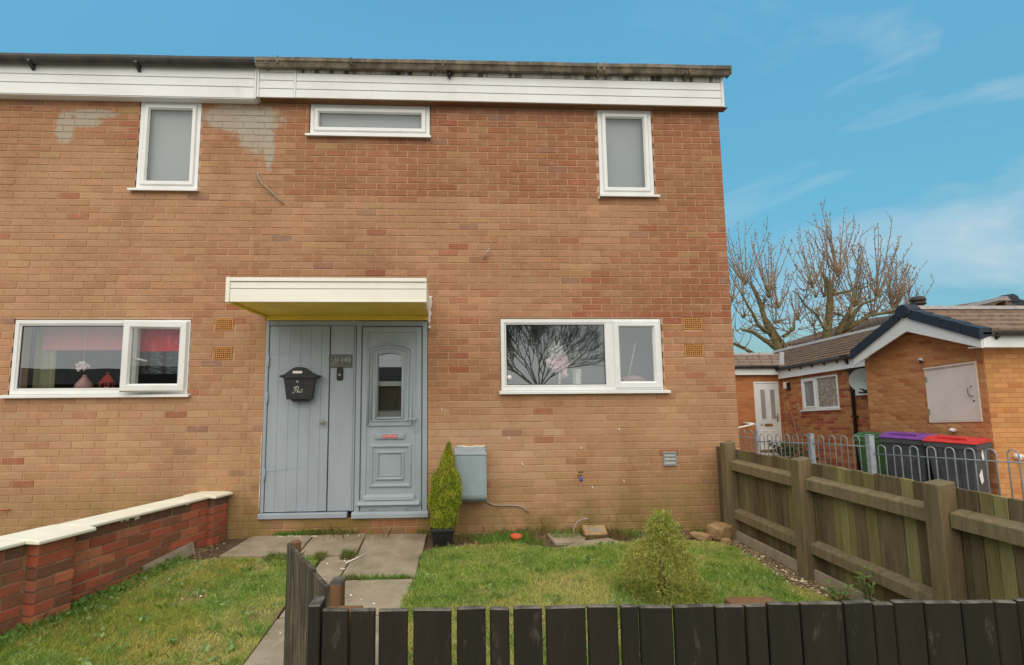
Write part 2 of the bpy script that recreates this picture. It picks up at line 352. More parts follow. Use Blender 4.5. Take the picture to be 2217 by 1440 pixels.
# ------------------------------------------------------------------ mesh helpers
class MB:
    def __init__(self):
        self.v, self.f, self.c, self.sm = [], [], [], []
        self.xf = None
    def add(self, verts, faces, col=None, smooth=False):
        o = len(self.v)
        for p in verts:
            p = Vector(p)
            self.v.append(self.xf(p) if self.xf else p)
        for f in faces:
            self.f.append([o + i for i in f]); self.sm.append(smooth)
            self.c.append(col)
        return self
    def box(self, x0, x1, y0, y1, z0, z1, col=None):
        x0, x1 = min(x0, x1), max(x0, x1); y0, y1 = min(y0, y1), max(y0, y1); z0, z1 = min(z0, z1), max(z0, z1)
        return self.add([(x0, y0, z0), (x1, y0, z0), (x1, y1, z0), (x0, y1, z0), (x0, y0, z1), (x1, y0, z1), (x1, y1, z1), (x0, y1, z1)],
                        [(0, 3, 2, 1), (4, 5, 6, 7), (0, 1, 5, 4), (1, 2, 6, 5), (2, 3, 7, 6), (3, 0, 4, 7)], col)
    def hexa(self, pts, col=None):          # 8 corners, bottom ring then top ring
        return self.add(pts, [(0, 3, 2, 1), (4, 5, 6, 7), (0, 1, 5, 4), (1, 2, 6, 5), (2, 3, 7, 6), (3, 0, 4, 7)], col)
    def prism(self, poly, axis, a, b, col=None):
        """extrude a 2D polygon along axis: 'x' (poly in y,z), 'y' (poly in x,z), 'z' (poly in x,y)"""
        n = len(poly)
        def P(q, t):
            return {'x': (t, q[0], q[1]), 'y': (q[0], t, q[1]), 'z': (q[0], q[1], t)}[axis]
        vs = [P(q, a) for q in poly] + [P(q, b) for q in poly]
        fs = [tuple(range(n))[::-1], tuple(range(n, 2 * n))] + [(i, (i + 1) % n, n + (i + 1) % n, n + i) for i in range(n)]
        return self.add(vs, fs, col)
    def tube(self, path, rad, n=8, col=None, caps=True, smooth=True):
        path = [Vector(p) for p in path]
        if not hasattr(rad, '__len__'):
            rad = [rad] * len(path)
        rings, vs, fs = [], [], []
        ref = None
        for i, p in enumerate(path):
            d = (path[min(i + 1, len(path) - 1)] - path[max(i - 1, 0)]).normalized()
            if ref is None:
                ref = Vector((0, 0, 1)) if abs(d.z) < 0.9 else Vector((1, 0, 0))
            a = (ref - d * ref.dot(d))
            if a.length < 1e-5:
                a = d.orthogonal()
            a.normalize(); ref = a
            b = d.cross(a)
            for k in range(n):
                t = 2 * math.pi * k / n
                vs.append(p + (a * math.cos(t) + b * math.sin(t)) * rad[i])
        for i in range(len(path) - 1):
            for k in range(n):
                fs.append((i * n + k, i * n + (k + 1) % n, (i + 1) * n + (k + 1) % n, (i + 1) * n + k))
        self.add(vs, fs, col, smooth)
        if caps:
            o = len(self.v) - len(vs)
            self.f.append([o + k for k in range(n)][::-1]); self.c.append(col); self.sm.append(False)
            self.f.append([o + (len(path) - 1) * n + k for k in range(n)]); self.c.append(col); self.sm.append(False)
        return self
    def lathe(self, prof, cx, cy, n=20, col=None, smooth=True):
        vs, fs = [], []
        for (r, z) in prof:
            for k in range(n):
                t = 2 * math.pi * k / n
                vs.append((cx + r * math.cos(t), cy + r * math.sin(t), z))
        for i in range(len(prof) - 1):
            for k in range(n):
                fs.append((i * n + k, i * n + (k + 1) % n, (i + 1) * n + (k + 1) % n, (i + 1) * n + k))
        return self.add(vs, fs, col, smooth)
    def ring(self, x0, x1, z0, z1, w, y0, y1, bev=0.3):
        """a mitred frame in the x,z plane, front face at y0 (towards the camera), chamfered inner and outer edges"""
        e = w * bev
        def rect(d, y):
            return [(x0 + d, y, z0 + d), (x1 - d, y, z0 + d), (x1 - d, y, z1 - d), (x0 + d, y, z1 - d)]
        loops = [rect(0, y1), rect(0, y0 + (y1 - y0) * 0.5), rect(e, y0), rect(w - e, y0), rect(w, y0 + (y1 - y0) * 0.5), rect(w, y1)]
        vs = [p for lp in loops for p in lp]
        fs = []
        for i in range(5):
            for k in range(4):
                fs.append((i * 4 + k, i * 4 + (k + 1) % 4, (i + 1) * 4 + (k + 1) % 4, (i + 1) * 4 + k))
        return self.add(vs, fs)
    def mesh(self, name, mat, bev=0.0, segs=1):
        me = bpy.data.meshes.new(name)
        me.from_pydata([tuple(p) for p in self.v], [], self.f)
        me.polygons.foreach_set('use_smooth', self.sm)
        if any(c is not None for c in self.c):
            at = me.color_attributes.new('col', 'FLOAT_COLOR', 'CORNER')
            arr = []
            for f, c in zip(self.f, self.c):
                arr += list(((*c, 1.0) if c is not None else (1, 1, 1, 1))) * len(f)
            at.data.foreach_set('color', arr)
        if bev:
            bm = bmesh.new(); bm.from_mesh(me)
            bmesh.ops.remove_doubles(bm, verts=bm.verts, dist=1e-5)
            bmesh.ops.bevel(bm, geom=[e for e in bm.edges if e.is_manifold and e.calc_face_angle(0) > 0.5], offset=bev, segments=segs, affect='EDGES', profile=0.5, clamp_overlap=True)
            bm.to_mesh(me); bm.free()
        me.update()
        if mat is not None:
            me.materials.append(mat)
        return me
    def build(self, name, mat, parent=None, bev=0.0, segs=1, **kw):
        return link(name, self.mesh(name, mat, bev, segs), parent, **kw)

def link(name, data, parent=None, **props):
    o = bpy.data.objects.new(name, data)
    COL.objects.link(o)
    if parent is not None:
        o.parent = parent
        off = Vector((0, 0, 0)); q = parent
        while q is not None:
            if q.type == 'EMPTY':
                off += q.location
            q = q.parent
        if parent.type == 'EMPTY':
            o.matrix_parent_inverse = Matrix.Translation(-off)
    for k, v in props.items():
        o[k] = v
    return o

def thing(name, label, cat, loc=(0, 0, 0), group=None):
    o = bpy.data.objects.new(name, None)
    o.empty_display_size = 0.2
    COL.objects.link(o)
    o.location = loc; o['label'] = label; o['category'] = cat
    if group:
        o['group'] = group
    return o

def tag(o, label, cat, group=None):
    o['label'] = label; o['category'] = cat
    if group:
        o['group'] = group
    return o

def rot_about(p, axis, ang):
    m = Matrix.Translation(p) @ Matrix.Rotation(ang, 4, axis) @ Matrix.Translation(-Vector(p))
    return lambda v: m @ v

def text_obj(name, body, mat, parent, loc, size, rot=(math.pi / 2, 0, 0), extrude=0.0006, shear=0.0, align='CENTER'):
    c = bpy.data.curves.new(name, 'FONT')
    c.body = body; c.size = size; c.extrude = extrude; c.shear = shear; c.align_x = align; c.align_y = 'CENTER'
    c.materials.append(mat)
    t_ = bpy.data.objects.new(name, c); COL.objects.link(t_)
    bpy.context.view_layer.update()
    me = bpy.data.meshes.new_from_object(t_.evaluated_get(bpy.context.evaluated_depsgraph_get()))
    bpy.data.objects.remove(t_); bpy.data.curves.remove(c)
    me.transform(Matrix.Translation(loc) @ Matrix.Rotation(rot[0], 4, 'X'))
    if not me.materials: me.materials.append(mat)
    return link(name, me, parent)

# numpy value noise for colours and scatter
def vnoise(x, y, scale, seed=0):
    x = np.asarray(x) * scale; y = np.asarray(y) * scale
    xi = np.floor(x).astype(int); yi = np.floor(y).astype(int)
    fx = x - xi; fy = y - yi
    fx = fx * fx * (3 - 2 * fx); fy = fy * fy * (3 - 2 * fy)
    def h(a, b):
        t = np.sin(a * 127.1 + b * 311.7 + seed * 74.7) * 43758.5453
        return t - np.floor(t)
    return (h(xi, yi) * (1 - fx) + h(xi + 1, yi) * fx) * (1 - fy) + (h(xi, yi + 1) * (1 - fx) + h(xi + 1, yi + 1) * fx) * fy

def fast_mesh(name, verts, faces_n, cols, mat):
    """verts (N,k,3): N faces of k corners, cols (N,3)"""
    N, k, _ = verts.shape
    me = bpy.data.meshes.new(name)
    me.vertices.add(N * k); me.vertices.foreach_set('co', verts.reshape(-1).astype(np.float32))
    me.loops.add(N * k); me.loops.foreach_set('vertex_index', np.arange(N * k, dtype=np.int32))
    me.polygons.add(N); me.polygons.foreach_set('loop_start', (np.arange(N) * k).astype(np.int32))
    try:
        me.polygons.foreach_set('loop_total', np.full(N, k, dtype=np.int32))
    except Exception:
        pass
    at = me.color_attributes.new('col', 'FLOAT_COLOR', 'POINT')
    c4 = np.ones((N, k, 4), dtype=np.float32); c4[:, :, :3] = cols[:, None, :]
    at.data.foreach_set('color', c4.reshape(-1))
    me.update(calc_edges=True)
    me.materials.append(mat)
    return me

# ------------------------------------------------------------------ ground
def ground_z(x, y):
    t = min(max((x - 0.1) / 2.4, 0), 1); t = t * t * (3 - 2 * t)
    return -0.02 - t * (0.33 + 0.02 * min(max(y, -6), 9))

gm = MB()
xs = [-600, -60, -20, -9, -6.2, -4, -2, -0.2, 0.1, 0.4, 0.8, 1.2, 1.6, 2.0, 2.5, 4, 7, 12, 25, 60, 600]
ys = [-600, -60, -25, -12, -6, -3, -1, 0.5, 3, 6, 9, 15, 30, 60, 600]
gv = [(x, y, ground_z(x, y)) for y in ys for x in xs]
gf = [(j * len(xs) + i, j * len(xs) + i + 1, (j + 1) * len(xs) + i + 1, (j + 1) * len(xs) + i) for j in range(len(ys) - 1) for i in range(len(xs) - 1)]
gm.add(gv, gf)
gm.build('ground', M['ground'], kind='structure')

def sheet(name, poly, z, mat, sub=0.12, amp=0.0, seed=1, **kw):
    """a ground sheet cut from a polygon, gently uneven"""
    bm = bmesh.new()
    x0 = min(p[0] for p in poly); x1 = max(p[0] for p in poly); y0 = min(p[1] for p in poly); y1 = max(p[1] for p in poly)
    nx = max(2, int((x1 - x0) / sub)); ny = max(2, int((y1 - y0) / sub))
    vs = [bm.verts.new(p) for p in [(q[0], q[1], z) for q in poly]]
    bm.faces.new(vs)
    for i in range(1, nx):
        x = x0 + (x1 - x0) * i / nx
        bmesh.ops.bisect_plane(bm, geom=bm.verts[:] + bm.edges[:] + bm.faces[:], plane_co=(x, 0, 0), plane_no=(1, 0, 0))
    for j in range(1, ny):
        y = y0 + (y1 - y0) * j / ny
        bmesh.ops.bisect_plane(bm, geom=bm.verts[:] + bm.edges[:] + bm.faces[:], plane_co=(0, y, 0), plane_no=(0, 1, 0))
    for v in bm.verts:
        v.co.z += amp * (float(vnoise(v.co.x, v.co.y, 3.1, seed)) - 0.5) * 2 + amp * 0.6 * (float(vnoise(v.co.x, v.co.y, 9.0, seed + 3)) - 0.5)
    bmesh.ops.recalc_face_normals(bm, faces=bm.faces)
    for f in bm.faces:
        if f.normal.z < 0:
            f.normal_flip()
        f.smooth = True
    me = bpy.data.meshes.new(name); bm.to_mesh(me); bm.free(); me.materials.append(mat)
    return link(name, me, None, **kw)

def wall_x(y):                       # ground line of the left garden wall's right face
    return -5.465 + (y + 0.146) * 0.2255

LAWN_R = [(-3.38, -0.62), (-3.42, -1.2), (-3.5, -1.75), (-3.62, -3.0), (-3.64, -3.42), (-0.35, -3.42), (-0.42, -2.4), (-0.5, -1.75), (-0.62, -1.45), (-0.56, -1.1), (-0.52, -0.75), (-0.62, -0.5),
          (-1.2, -0.42), (-1.55, -0.5), (-2.2, -0.58), (-2.6, -0.42), (-2.95, -0.45)]
LAWN_L = [(wall_x(-0.75) + 0.05, -0.68), (-4.28, -0.72), (-4.30, -1.7), (-4.31, -3.6), (wall_x(-3.6), -3.6)]
sheet('soil_bed', [(-5.6, 0.0), (0.05, 0.0), (0.05, -3.6), (-7.0, -3.6), (-7.0, -1.5)], -0.012, M['soil'], 0.2, 0.006, 5, kind='structure')
sheet('lawn_ground', LAWN_R, 0.012, M['turf'], 0.16, 0.012, 2, kind='structure')
sheet('lawn_ground', LAWN_L, 0.012, M['turf'], 0.16, 0.012, 3, kind='structure')

# path of slabs
path = thing('path', 'path of pale concrete slabs leading from the gate to the grey doors', 'path', (-3.9, -1.2, 0))
path['kind'] = 'structure'
def slab(pts, z=0.022, tilt=0.0):
    b = MB()
    n = len(pts)
    q = [(p[0] + random.uniform(-.006, .006), p[1] + random.uniform(-.006, .006)) for p in pts]
    top = z + random.uniform(-.004, .004)
    cx = sum(p[0] for p in q) / n; cy = sum(p[1] for p in q) / n
    b.hexa([(p[0], p[1], -0.04) for p in q] + [(p[0], p[1], top + tilt * (p[1] - cy)) for p in q])
    return b.build('slab', M['slab'], path, bev=0.006, segs=2)
slab([(-3.97, -0.63), (-3.40, -0.66), (-3.37, -0.05), (-3.98, -0.03)])
slab([(-4.50, -0.62), (-3.985, -0.64), (-3.995, -0.03), (-4.50, -0.02)])
slab([(-5.20, -0.60), (-4.525, -0.62), (-4.525, -0.04), (-5.12, -0.03)], 0.026)
slab([(-4.02, -1.19), (-3.43, -1.20), (-3.41, -0.68), (-4.00, -0.655)])
slab([(-4.27, -1.19), (-4.035, -1.19), (-4.015, -0.66), (-4.27, -0.66)], 0.016)
slab([(-4.28, -1.80), (-3.50, -1.80), (-3.44, -1.225), (-4.28, -1.215)], 0.020)
slab([(-4.29, -2.42), (-3.55, -2.42), (-3.50, -1.82), (-4.29, -1.82)], 0.020)
slab([(-4.30, -3.04), (-3.60, -3.04), (-3.55, -2.44), (-4.30, -2.44)], 0.018)
slab([(-4.31, -3.66), (-3.64, -3.66), (-3.60, -3.06), (-4.31, -3.06)], 0.018)

# ------------------------------------------------------------------ brickwork of the terrace
CRS = 0.075
Y_BRICK, Y_MORTAR = 0.0, 0.0055
BUFF = S(183, 146, 110); TAN = S(183, 137, 105); BROWN = S(160, 108, 78); RED = S(158, 94, 70); PLUM = S(144, 110, 94); OLIVE = S(170, 138, 94); PALE = S(192, 156, 128)

def jitter(c, k=0.075):
    f = 1 + random.uniform(-k, k)
    return (c[0] * f * (1 + random.uniform(-.03, .03)), c[1] * f, c[2] * f * (1 + random.uniform(-.04, .04)))

def pick(opts):
    t = random.random() * sum(w for _, w in opts)
    for c, w in opts:
        t -= w
        if t <= 0:
            return c
    return opts[-1][0]

def sstep(a, b, t):
    t = min(max((t - a) / (b - a), 0), 1)
    return t * t * (3 - 2 * t)

def lerp3(a, b, t):
    return tuple(p + (q - p) * t for p, q in zip(a, b))

def brick_colour(x, z):
    """broad drifts of colour over the wall (redder brown at the top and right, buff in the middle, olive low down),
    small differences between neighbours and a few odd bricks"""
    n1 = float(vnoise(x, z * 1.3, 0.9, 5)); n2 = float(vnoise(x, z * 1.6, 2.6, 9))
    buff = 0.15 + 0.75 * n1 * 0.6 + 0.75 * n2 * 0.4
    top = sstep(3.50, 3.62, z) * (1 if x > -4.9 else 0.55 * sstep(3.7, 4.4, z) + 0.0)
    right = sstep(-0.25, 0.25, x + 0.8 + (3.5 - z) * 0.9) * (1 if 2.2 < z <= 3.62 else 0) * (1 if x > -2.1 else 0)
    mid_r = (1 if 1.35 < z < 2.25 and (-3.4 < x < -2.55 or x > -0.85) else 0)
    buff = buff * (1 - 0.80 * top) * (1 - 0.75 * right) * (1 - 0.45 * mid_r)
    if x < -5.0 and z < 1.4:
        buff = 0.62 + 0.4 * buff
    c = lerp3(BROWN, BUFF, min(1, max(0, buff + random.uniform(-.22, .22))))
    if random.random() < 0.30 * (1 - 0.7 * max(top, right)):
        c = lerp3(c, TAN, 0.6)
    c = lerp3(c, S(140, 86, 60), 0.34 * max(top, right))      # the redder, more weathered batches
    if z < 0.45:
        ol = sstep(-2.0, -0.6, x) if x > -3.3 else sstep(-4.9, -5.6, x) * 0.7
        c = lerp3(c, OLIVE, min(1, ol * random.uniform(.3, 1.0)))
        c = lerp3(c, PALE, random.uniform(0, .5) * (1 if -3.3 < x < -1.2 else 0.2))
        if -5.1 < x < -3.3: c = lerp3(c, RED, random.uniform(0.2, .9))
    elif z < 1.15 and -3.4 < x < -2.0:
        c = lerp3(c, PALE, random.uniform(0.1, .75))
    if 2.24 < z < 2.34 and x > -1.85: c = lerp3(c, RED, random.uniform(.5, 1))
    t = random.random()
    odd = 0.08 if (right > .4 or mid_r) else 0.022
    if t < odd: c = lerp3(c, RED, random.uniform(.4, .9))
    elif t < odd + 0.014: c = lerp3(c, PLUM, random.uniform(.5, 1))
    elif t < odd + 0.04: c = lerp3(c, OLIVE, 0.5)
    return jitter(c, 0.05)

def cut_rects(rect, holes):
    out = [rect]
    for (a0, a1, b0, b1) in holes:
        nxt = []
        for (x0, x1, z0, z1) in out:
            if a1 <= x0 or a0 >= x1 or b1 <= z0 or b0 >= z1:
                nxt.append((x0, x1, z0, z1)); continue
            if a0 > x0: nxt.append((x0, a0, z0, z1))
            if a1 < x1: nxt.append((a1, x1, z0, z1))
            xa, xb = max(x0, a0), min(x1, a1)
            if b0 > z0: nxt.append((xa, xb, z0, b0))
            if b1 < z1: nxt.append((xa, xb, b1, z1))
        out = nxt
    return [r for r in out if r[1] - r[0] > 0.018 and r[3] - r[2] > 0.016]

def unit_brick(name, mat):
    """a brick 1 x 1 in x,z with chamfered front, front face at y=0"""
    b = MB()
    e = 0.012; ez = 0.04
    L = [[(-.5, .05, -.5), (.5, .05, -.5), (.5, .05, .5), (-.5, .05, .5)],
         [(-.5, .003, -.5), (.5, .003, -.5), (.5, .003, .5), (-.5, .003, .5)],
         [(-.5 + e, 0, -.5 + ez), (.5 - e, 0, -.5 + ez), (.5 - e, 0, .5 - ez), (-.5 + e, 0, .5 - ez)]]
    vs = [p for lp in L for p in lp]
    fs = [(8, 9, 10, 11)]
    for i in range(2):
        for k in range(4):
            fs.append((i * 4 + k, i * 4 + (k + 1) % 4, (i + 1) * 4 + (k + 1) % 4, (i + 1) * 4 + k))
    b.add(vs, fs)
    return b.mesh(name, mat), vs, fs

BRICK_ME, UB_V, UB_F = unit_brick('brick', M['brick_obj'])

def add_brick(mb, x0, x1, z0, z1, y, col):
    sx, sz = x1 - x0, z1 - z0
    cx, cz = (x0 + x1) / 2, (z0 + z1) / 2
    mb.add([(cx + v[0] * sx, y + v[1], cz + v[2] * sz) for v in UB_V], UB_F, col)

def brick_wall(root, xa, xb, holes, za=-0.075, zb=4.72):
    bricks = []
    nrow = int(round((zb - za) / CRS)) + 1
    for r in range(nrow):
        z0 = za + r * CRS
        n_line = 61 - round(z0 / CRS)
        off = 0.11 if n_line % 2 == 0 else 0.2225
        joints = [0.0] + [-(off + 0.225 * i) for i in range(40)]
        for i in range(len(joints) - 1):
            x1 = joints[i] - (0.005 if i else 0.0); x0 = joints[i + 1] + 0.005
            x0c, x1c = max(x0, xa), min(x1, xb)
            if x1c - x0c < 0.03: continue
            for rc in cut_rects((x0c, x1c, z0 + 0.005, min(z0 + CRS - 0.005, zb)), holes):
                bricks.append(rc)
    def size_px(rc):
        c = Vector(((rc[0] + rc[1]) / 2, 0, (rc[2] + rc[3]) / 2)) - CAM
        return (rc[1] - rc[0]) * (rc[3] - rc[2]) * abs(c.y) / c.length ** 3
    vis = [b for b in bricks if b[0] > -8.1 and b[2] > 0.0]
    vis.sort(key=size_px, reverse=True)
    single = set(vis[:295])
    rest = MB()
    for rc in bricks:
        col = brick_colour((rc[0] + rc[1]) / 2, (rc[2] + rc[3]) / 2)
        y = Y_BRICK + random.uniform(-0.0015, 0.0012)
        if rc in single:
            o = bpy.data.objects.new('brick', BRICK_ME)
            COL.objects.link(o)
            o.parent = root; o.matrix_parent_inverse = Matrix.Translation(-root.location)
            o.location = ((rc[0] + rc[1]) / 2, y, (rc[2] + rc[3]) / 2)
            o.scale = (rc[1] - rc[0], 1, rc[3] - rc[2])
            o.rotation_euler = (0, random.uniform(-.006, .006), random.uniform(-.004, .004))
            o.color = (*col, 1)
        else:
            add_brick(rest, rc[0], rc[1], rc[2], rc[3], y, col)
    rest.build('brickwork', M['brick_attr'], root, kind='stuff')
    # mortar bed behind the bricks, with the openings left out
    bx = sorted({xa, xb} | {v for h in holes for v in h[:2] if xa < v < xb})
    bz = sorted({za, zb} | {v for h in holes for v in h[2:] if za < v < zb})
    mo = MB()
    for i in range(len(bx) - 1):
        for j in range(len(bz) - 1):
            mxx, mzz = (bx[i] + bx[i + 1]) / 2, (bz[j] + bz[j + 1]) / 2
            if any(h[0] < mxx < h[1] and h[2] < mzz < h[3] for h in holes): continue
            mo.box(bx[i], bx[i + 1], Y_MORTAR, 0.22, bz[j], bz[j + 1])
    mo.build('wall', M['mortar'], root)

# window and door openings (x0, x1, z0, z1)
W_UL = (-6.52, -5.855, 3.64, 4.665); W_LL = (-7.64, -5.85, 1.445, 2.232)
W_UM = (-4.685, -3.340, 4.288, 4.665); W_UR = (-1.440, -0.796, 3.635, 4.668); W_LR = (-2.588, -0.800, 1.448, 2.240)
DOOR = (-5.073, -3.366, 0.175, 2.214)
SPLIT = -5.235
VENTS_L = [(-5.613, -5.412, 2.103, 2.238), (-5.613, -5.414, 1.800, 1.935)]
VENTS_R = [(-0.556, -0.335, 2.112, 2.25), (-0.556, -0.335, 1.816, 1.954)]

left_house = thing('terraced_house', 'left brick house of the terrace, with a black gutter and an open lower window', 'house', (-6.6, 0, 0), 'terraced brick houses')
right_house = thing('terraced_house', 'right end brick house of the terrace, with grey doors under a flat canopy', 'house', (-2.6, 0, 0), 'terraced brick houses')
brick_wall(left_house, -9.6, SPLIT, [W_UL, W_LL, ] + VENTS_L)
brick_wall(right_house, SPLIT, 0.0, [W_UM, W_UR, W_LR, DOOR] + VENTS_R)

# side wall, back and flat roof of the terrace
sw = MB(); sw.box(-0.22, 0.0, 0.222, 7.5, -0.5, 4.72); sw.build('side_wall', M['mortar'], right_house)
sw = MB(); sw.box(-5.235, -0.22, 7.28, 7.5, -0.5, 4.72); sw.build('rear_wall', M['mortar'], right_house)
sw = MB(); sw.box(-9.6, -5.237, 7.28, 7.5, -0.5, 4.72); sw.build('rear_wall', M['mortar'], left_house)
sw = MB(); sw.box(-5.235, 0.0, 0.0, 7.5, 4.722, 4.96); sw.build('roof', M['asphalt'], right_house)
sw = MB(); sw.box(-9.6, -5.237, 0.0, 7.5, 4.722, 5.0); sw.build('roof', M['asphalt'], left_house)

# fascias: planks one above the other, end caps, gutters
def fascia(root, x0, x1, zs, mats, y=-0.105, slope=0.0):
    for k in range(len(zs) - 1):
        b = MB()
        z0, z1 = zs[k], zs[k + 1] - 0.004
        b.hexa([(x0, y, z0), (x1, y, z0 + slope), (x1, -0.004, z0 + slope), (x0, -0.004, z0), (x0, y + 0.003, z1), (x1, y + 0.003, z1 + slope), (x1, -0.004, z1 + slope), (x0, -0.004, z1)])
        b.build('cladding_plank', mats[min(k, len(mats) - 1)], root, bev=0.003)
CLA, DIR = M['cladding'], M['dirty_cladding']
fascia(left_house, -9.6, -5.262, [4.645, 4.775, 4.872, 5.03], [CLA, CLA, CLA])
cap = MB(); cap.box(-5.259, -5.237, -0.111, -0.004, 4.640, 5.027); cap.build('end_cap', CLA, left_house, bev=0.003)
cap = MB(); cap.box(-5.232, -5.208, -0.109, -0.004, 4.658, 4.985); cap.build('end_cap', CLA, right_house, bev=0.003)
fascia(right_house, -5.206, -4.836, [4.660, 4.764, 4.860, 4.955, 5.02], [CLA, CLA, CLA, CLA])
cap = MB(); cap.box(-4.834, -4.812, -0.108, -0.004, 4.658, 4.995); cap.build('joint_trim', CLA, right_house, bev=0.003)
fascia(right_house, -4.810, -0.02, [4.662, 4.764, 4.857, 4.955, 5.04], [CLA, CLA, CLA, DIR])
cap = MB(); cap.box(-0.018, 0.012, -0.108, 0.3, 4.66, 5.04); cap.build('end_cap', CLA, right_house, bev=0.003)
sof = MB(); sof.box(-5.206, 0.05, -0.100, -0.003, 4.652, 4.6575); sof.build('soffit', M['raw_timber'], right_house)
sof = MB(); sof.box(-9.6, -5.26, -0.100, -0.003, 4.636, 4.6415); sof.build('soffit', M['upvc'], left_house)

def gutter(root, x0, x1, zt0, zt1, mat, square, y=-0.20, r=0.052):
    b = MB()
    if square:
        prof = [(y + 0.095, 0), (y + 0.095, -0.085), (y + 0.03, -0.092), (y + 0.012, -0.045), (y, -0.040), (y, 0), (y + 0.01, 0), (y + 0.012, -0.034), (y + 0.085, -0.075), (y + 0.085, 0)]
    else:
        out = [(y + r + r * math.cos(t), 1.6 * r * math.sin(t)) for t in [math.pi * (1 + k / 10) for k in range(11)]]
        inn = [(y + r + (r - .005) * math.cos(t), 1.6 * (r - .005) * math.sin(t)) for t in [math.pi * (2 - k / 10) for k in range(11)]]
        prof = out + inn
    n = len(prof)
    segs = max(2, int((x1 - x0) / 0.35))
    vs, fs = [], []
    for i in range(segs + 1):
        t = i / segs; zz = zt0 + (zt1 - zt0) * t + (random.uniform(-.004, .004) if 0 < i < segs else 0)
        vs += [(x0 + (x1 - x0) * t, p[0], zz + p[1]) for p in prof]
    for i in range(segs):
        for k in range(n):
            fs.append((i * n + k, (i + 1) * n + k, (i + 1) * n + (k + 1) % n, i * n + (k + 1) % n))
    fs.append(tuple(range(n))); fs.append(tuple(range(segs * n, segs * n + n))[::-1])
    b.add(vs, fs)
    return b.build('gutter', mat, root)
gl = gutter(left_house, -9.6, -5.232, 5.022, 5.060, M['gutter_black'], False)
gr = gutter(right_house, -5.225, 0.045, 5.063, 5.098, M['gutter_grey'], True)
def bracket(root, x, z, mat, w=0.03, drop=0.12, y0=-0.19):
    b = MB()
    b.prism([(-0.11, z - drop), (-0.11, z - 0.02), (y0, z - 0.04), (y0, z - 0.06), (-0.13, z - drop + 0.01)], 'x', x - w / 2, x + w / 2)
    return b.build('gutter_bracket', mat, root)
for x in (-9.0, -7.58, -6.48): bracket(left_house, x, 5.02 + (x + 7.9) * 0.008, M['gutter_black'])
for x in (-5.12, -4.17, -3.28, -1.45, -0.45): bracket(right_house, x, 5.06, M['gutter_grey'], 0.022, 0.1)
b = MB(); b.tube([(-3.14, -0.125, 4.955), (-3.12, -0.128, 4.935), (-3.10, -0.126, 4.96), (-3.15, -0.13, 4.99)], [0.02, 0.03, 0.025, 0.01], 7); b.build('cable_knot', M['black_plastic'], right_house)
for x in (-1.47, -1.40):   # joint clips on the grey gutter
    b = MB(); b.box(x - 0.012, x + 0.012, -0.206, -0.100, 5.0, 5.094 + 0.005); b.build('gutter_clip', M['gutter_grey'], right_house, bev=0.004)
for x in (-4.99, -4.2, -3.2, -0.42):
    b = MB(); b.box(x - 0.008, x + 0.008, -0.204, -0.100, 5.0, 5.078 + 0.004); b.build('gutter_clip', M['gutter_grey'], right_house, bev=0.003)
b = MB(); b.box(0.046, 0.062, -0.206, -0.098, 4.998, 5.104); b.build('gutter_stop', M['gutter_grey'], right_house, bev=0.006)
b = MB(); b.hexa([(-4.88, 0.15, 4.96), (-4.80, 0.15, 4.96), (-4.80, 0.22, 4.96), (-4.88, 0.22, 4.96), (-4.86, 0.16, 5.235), (-4.82, 0.16, 5.24), (-4.82, 0.2, 5.24), (-4.86, 0.2, 5.235)])
b.build('roof_vent', M['flue'], right_house)

# ------------------------------------------------------------------ windows
def window(root, rect, label, mull=None, sill_over=(0.06, 0.04), sill_z=None, y=0.012, pane_mat=None, blind=None):
    """uPVC window filling the opening; mull: x of the mullion, right light is an opening sash"""
    x0, x1, z0, z1 = rect
    win = MB().ring(x0, x1, z0, z1, 0.058, y - 0.008, y + 0.06, 0.18).build('window', M['upvc'], root, label=label)
    glass = pane_mat or M['glass']
    def pane(a, c, d, e, yy, mat=glass, par=win):
        b = MB(); b.box(a, c, yy, yy + 0.006, d, e); return b.build('pane', mat, par)
    def gasket(a, c, d, e, yy, par=win):
        MB().ring(a - 0.006, c + 0.006, d - 0.006, e + 0.006, 0.012, yy - 0.004, yy + 0.004, 0.1).build('gasket', M['black_plastic'], par)
    if mull is None:
        MB().ring(x0 + 0.046, x1 - 0.046, z0 + 0.046, z1 - 0.046, 0.062, y - 0.024, y + 0.03, 0.22).build('sash', M['upvc'], win)
        r = (x0 + 0.104, x1 - 0.104, z0 + 0.104, z1 - 0.104)
        pane(*r, y + 0.012); gasket(*r, y + 0.008)
    else:
        b = MB(); b.box(mull - 0.05, mull + 0.05, y - 0.0065, y + 0.05, z0 + 0.05, z1 - 0.05); b.build('mullion', M['upvc'], win, bev=0.004)
        r = (x0 + 0.055, mull - 0.045, z0 + 0.055, z1 - 0.055)
        MB().ring(x0 + 0.05, mull - 0.042, z0 + 0.05, z1 - 0.05, 0.022, y + 0.0, y + 0.03, 0.3).build('bead', M['upvc'], win)
        r = (x0 + 0.07, mull - 0.062, z0 + 0.07, z1 - 0.07)
        pane(*r, y + 0.014); gasket(*r, y + 0.012)
    sz = sill_z or z0
    b = MB(); b.prism([(0.06, sz - 0.004), (0.06, sz + 0.006), (y - 0.010, sz + 0.006), (-0.052, sz - 0.002), (-0.052, sz - 0.026), (-0.04, sz - 0.026), (-0.02, sz - 0.016)], 'x', x0 - sill_over[0], x1 + sill_over[1])
    b.build('sill', M['upvc'], win)
    return win

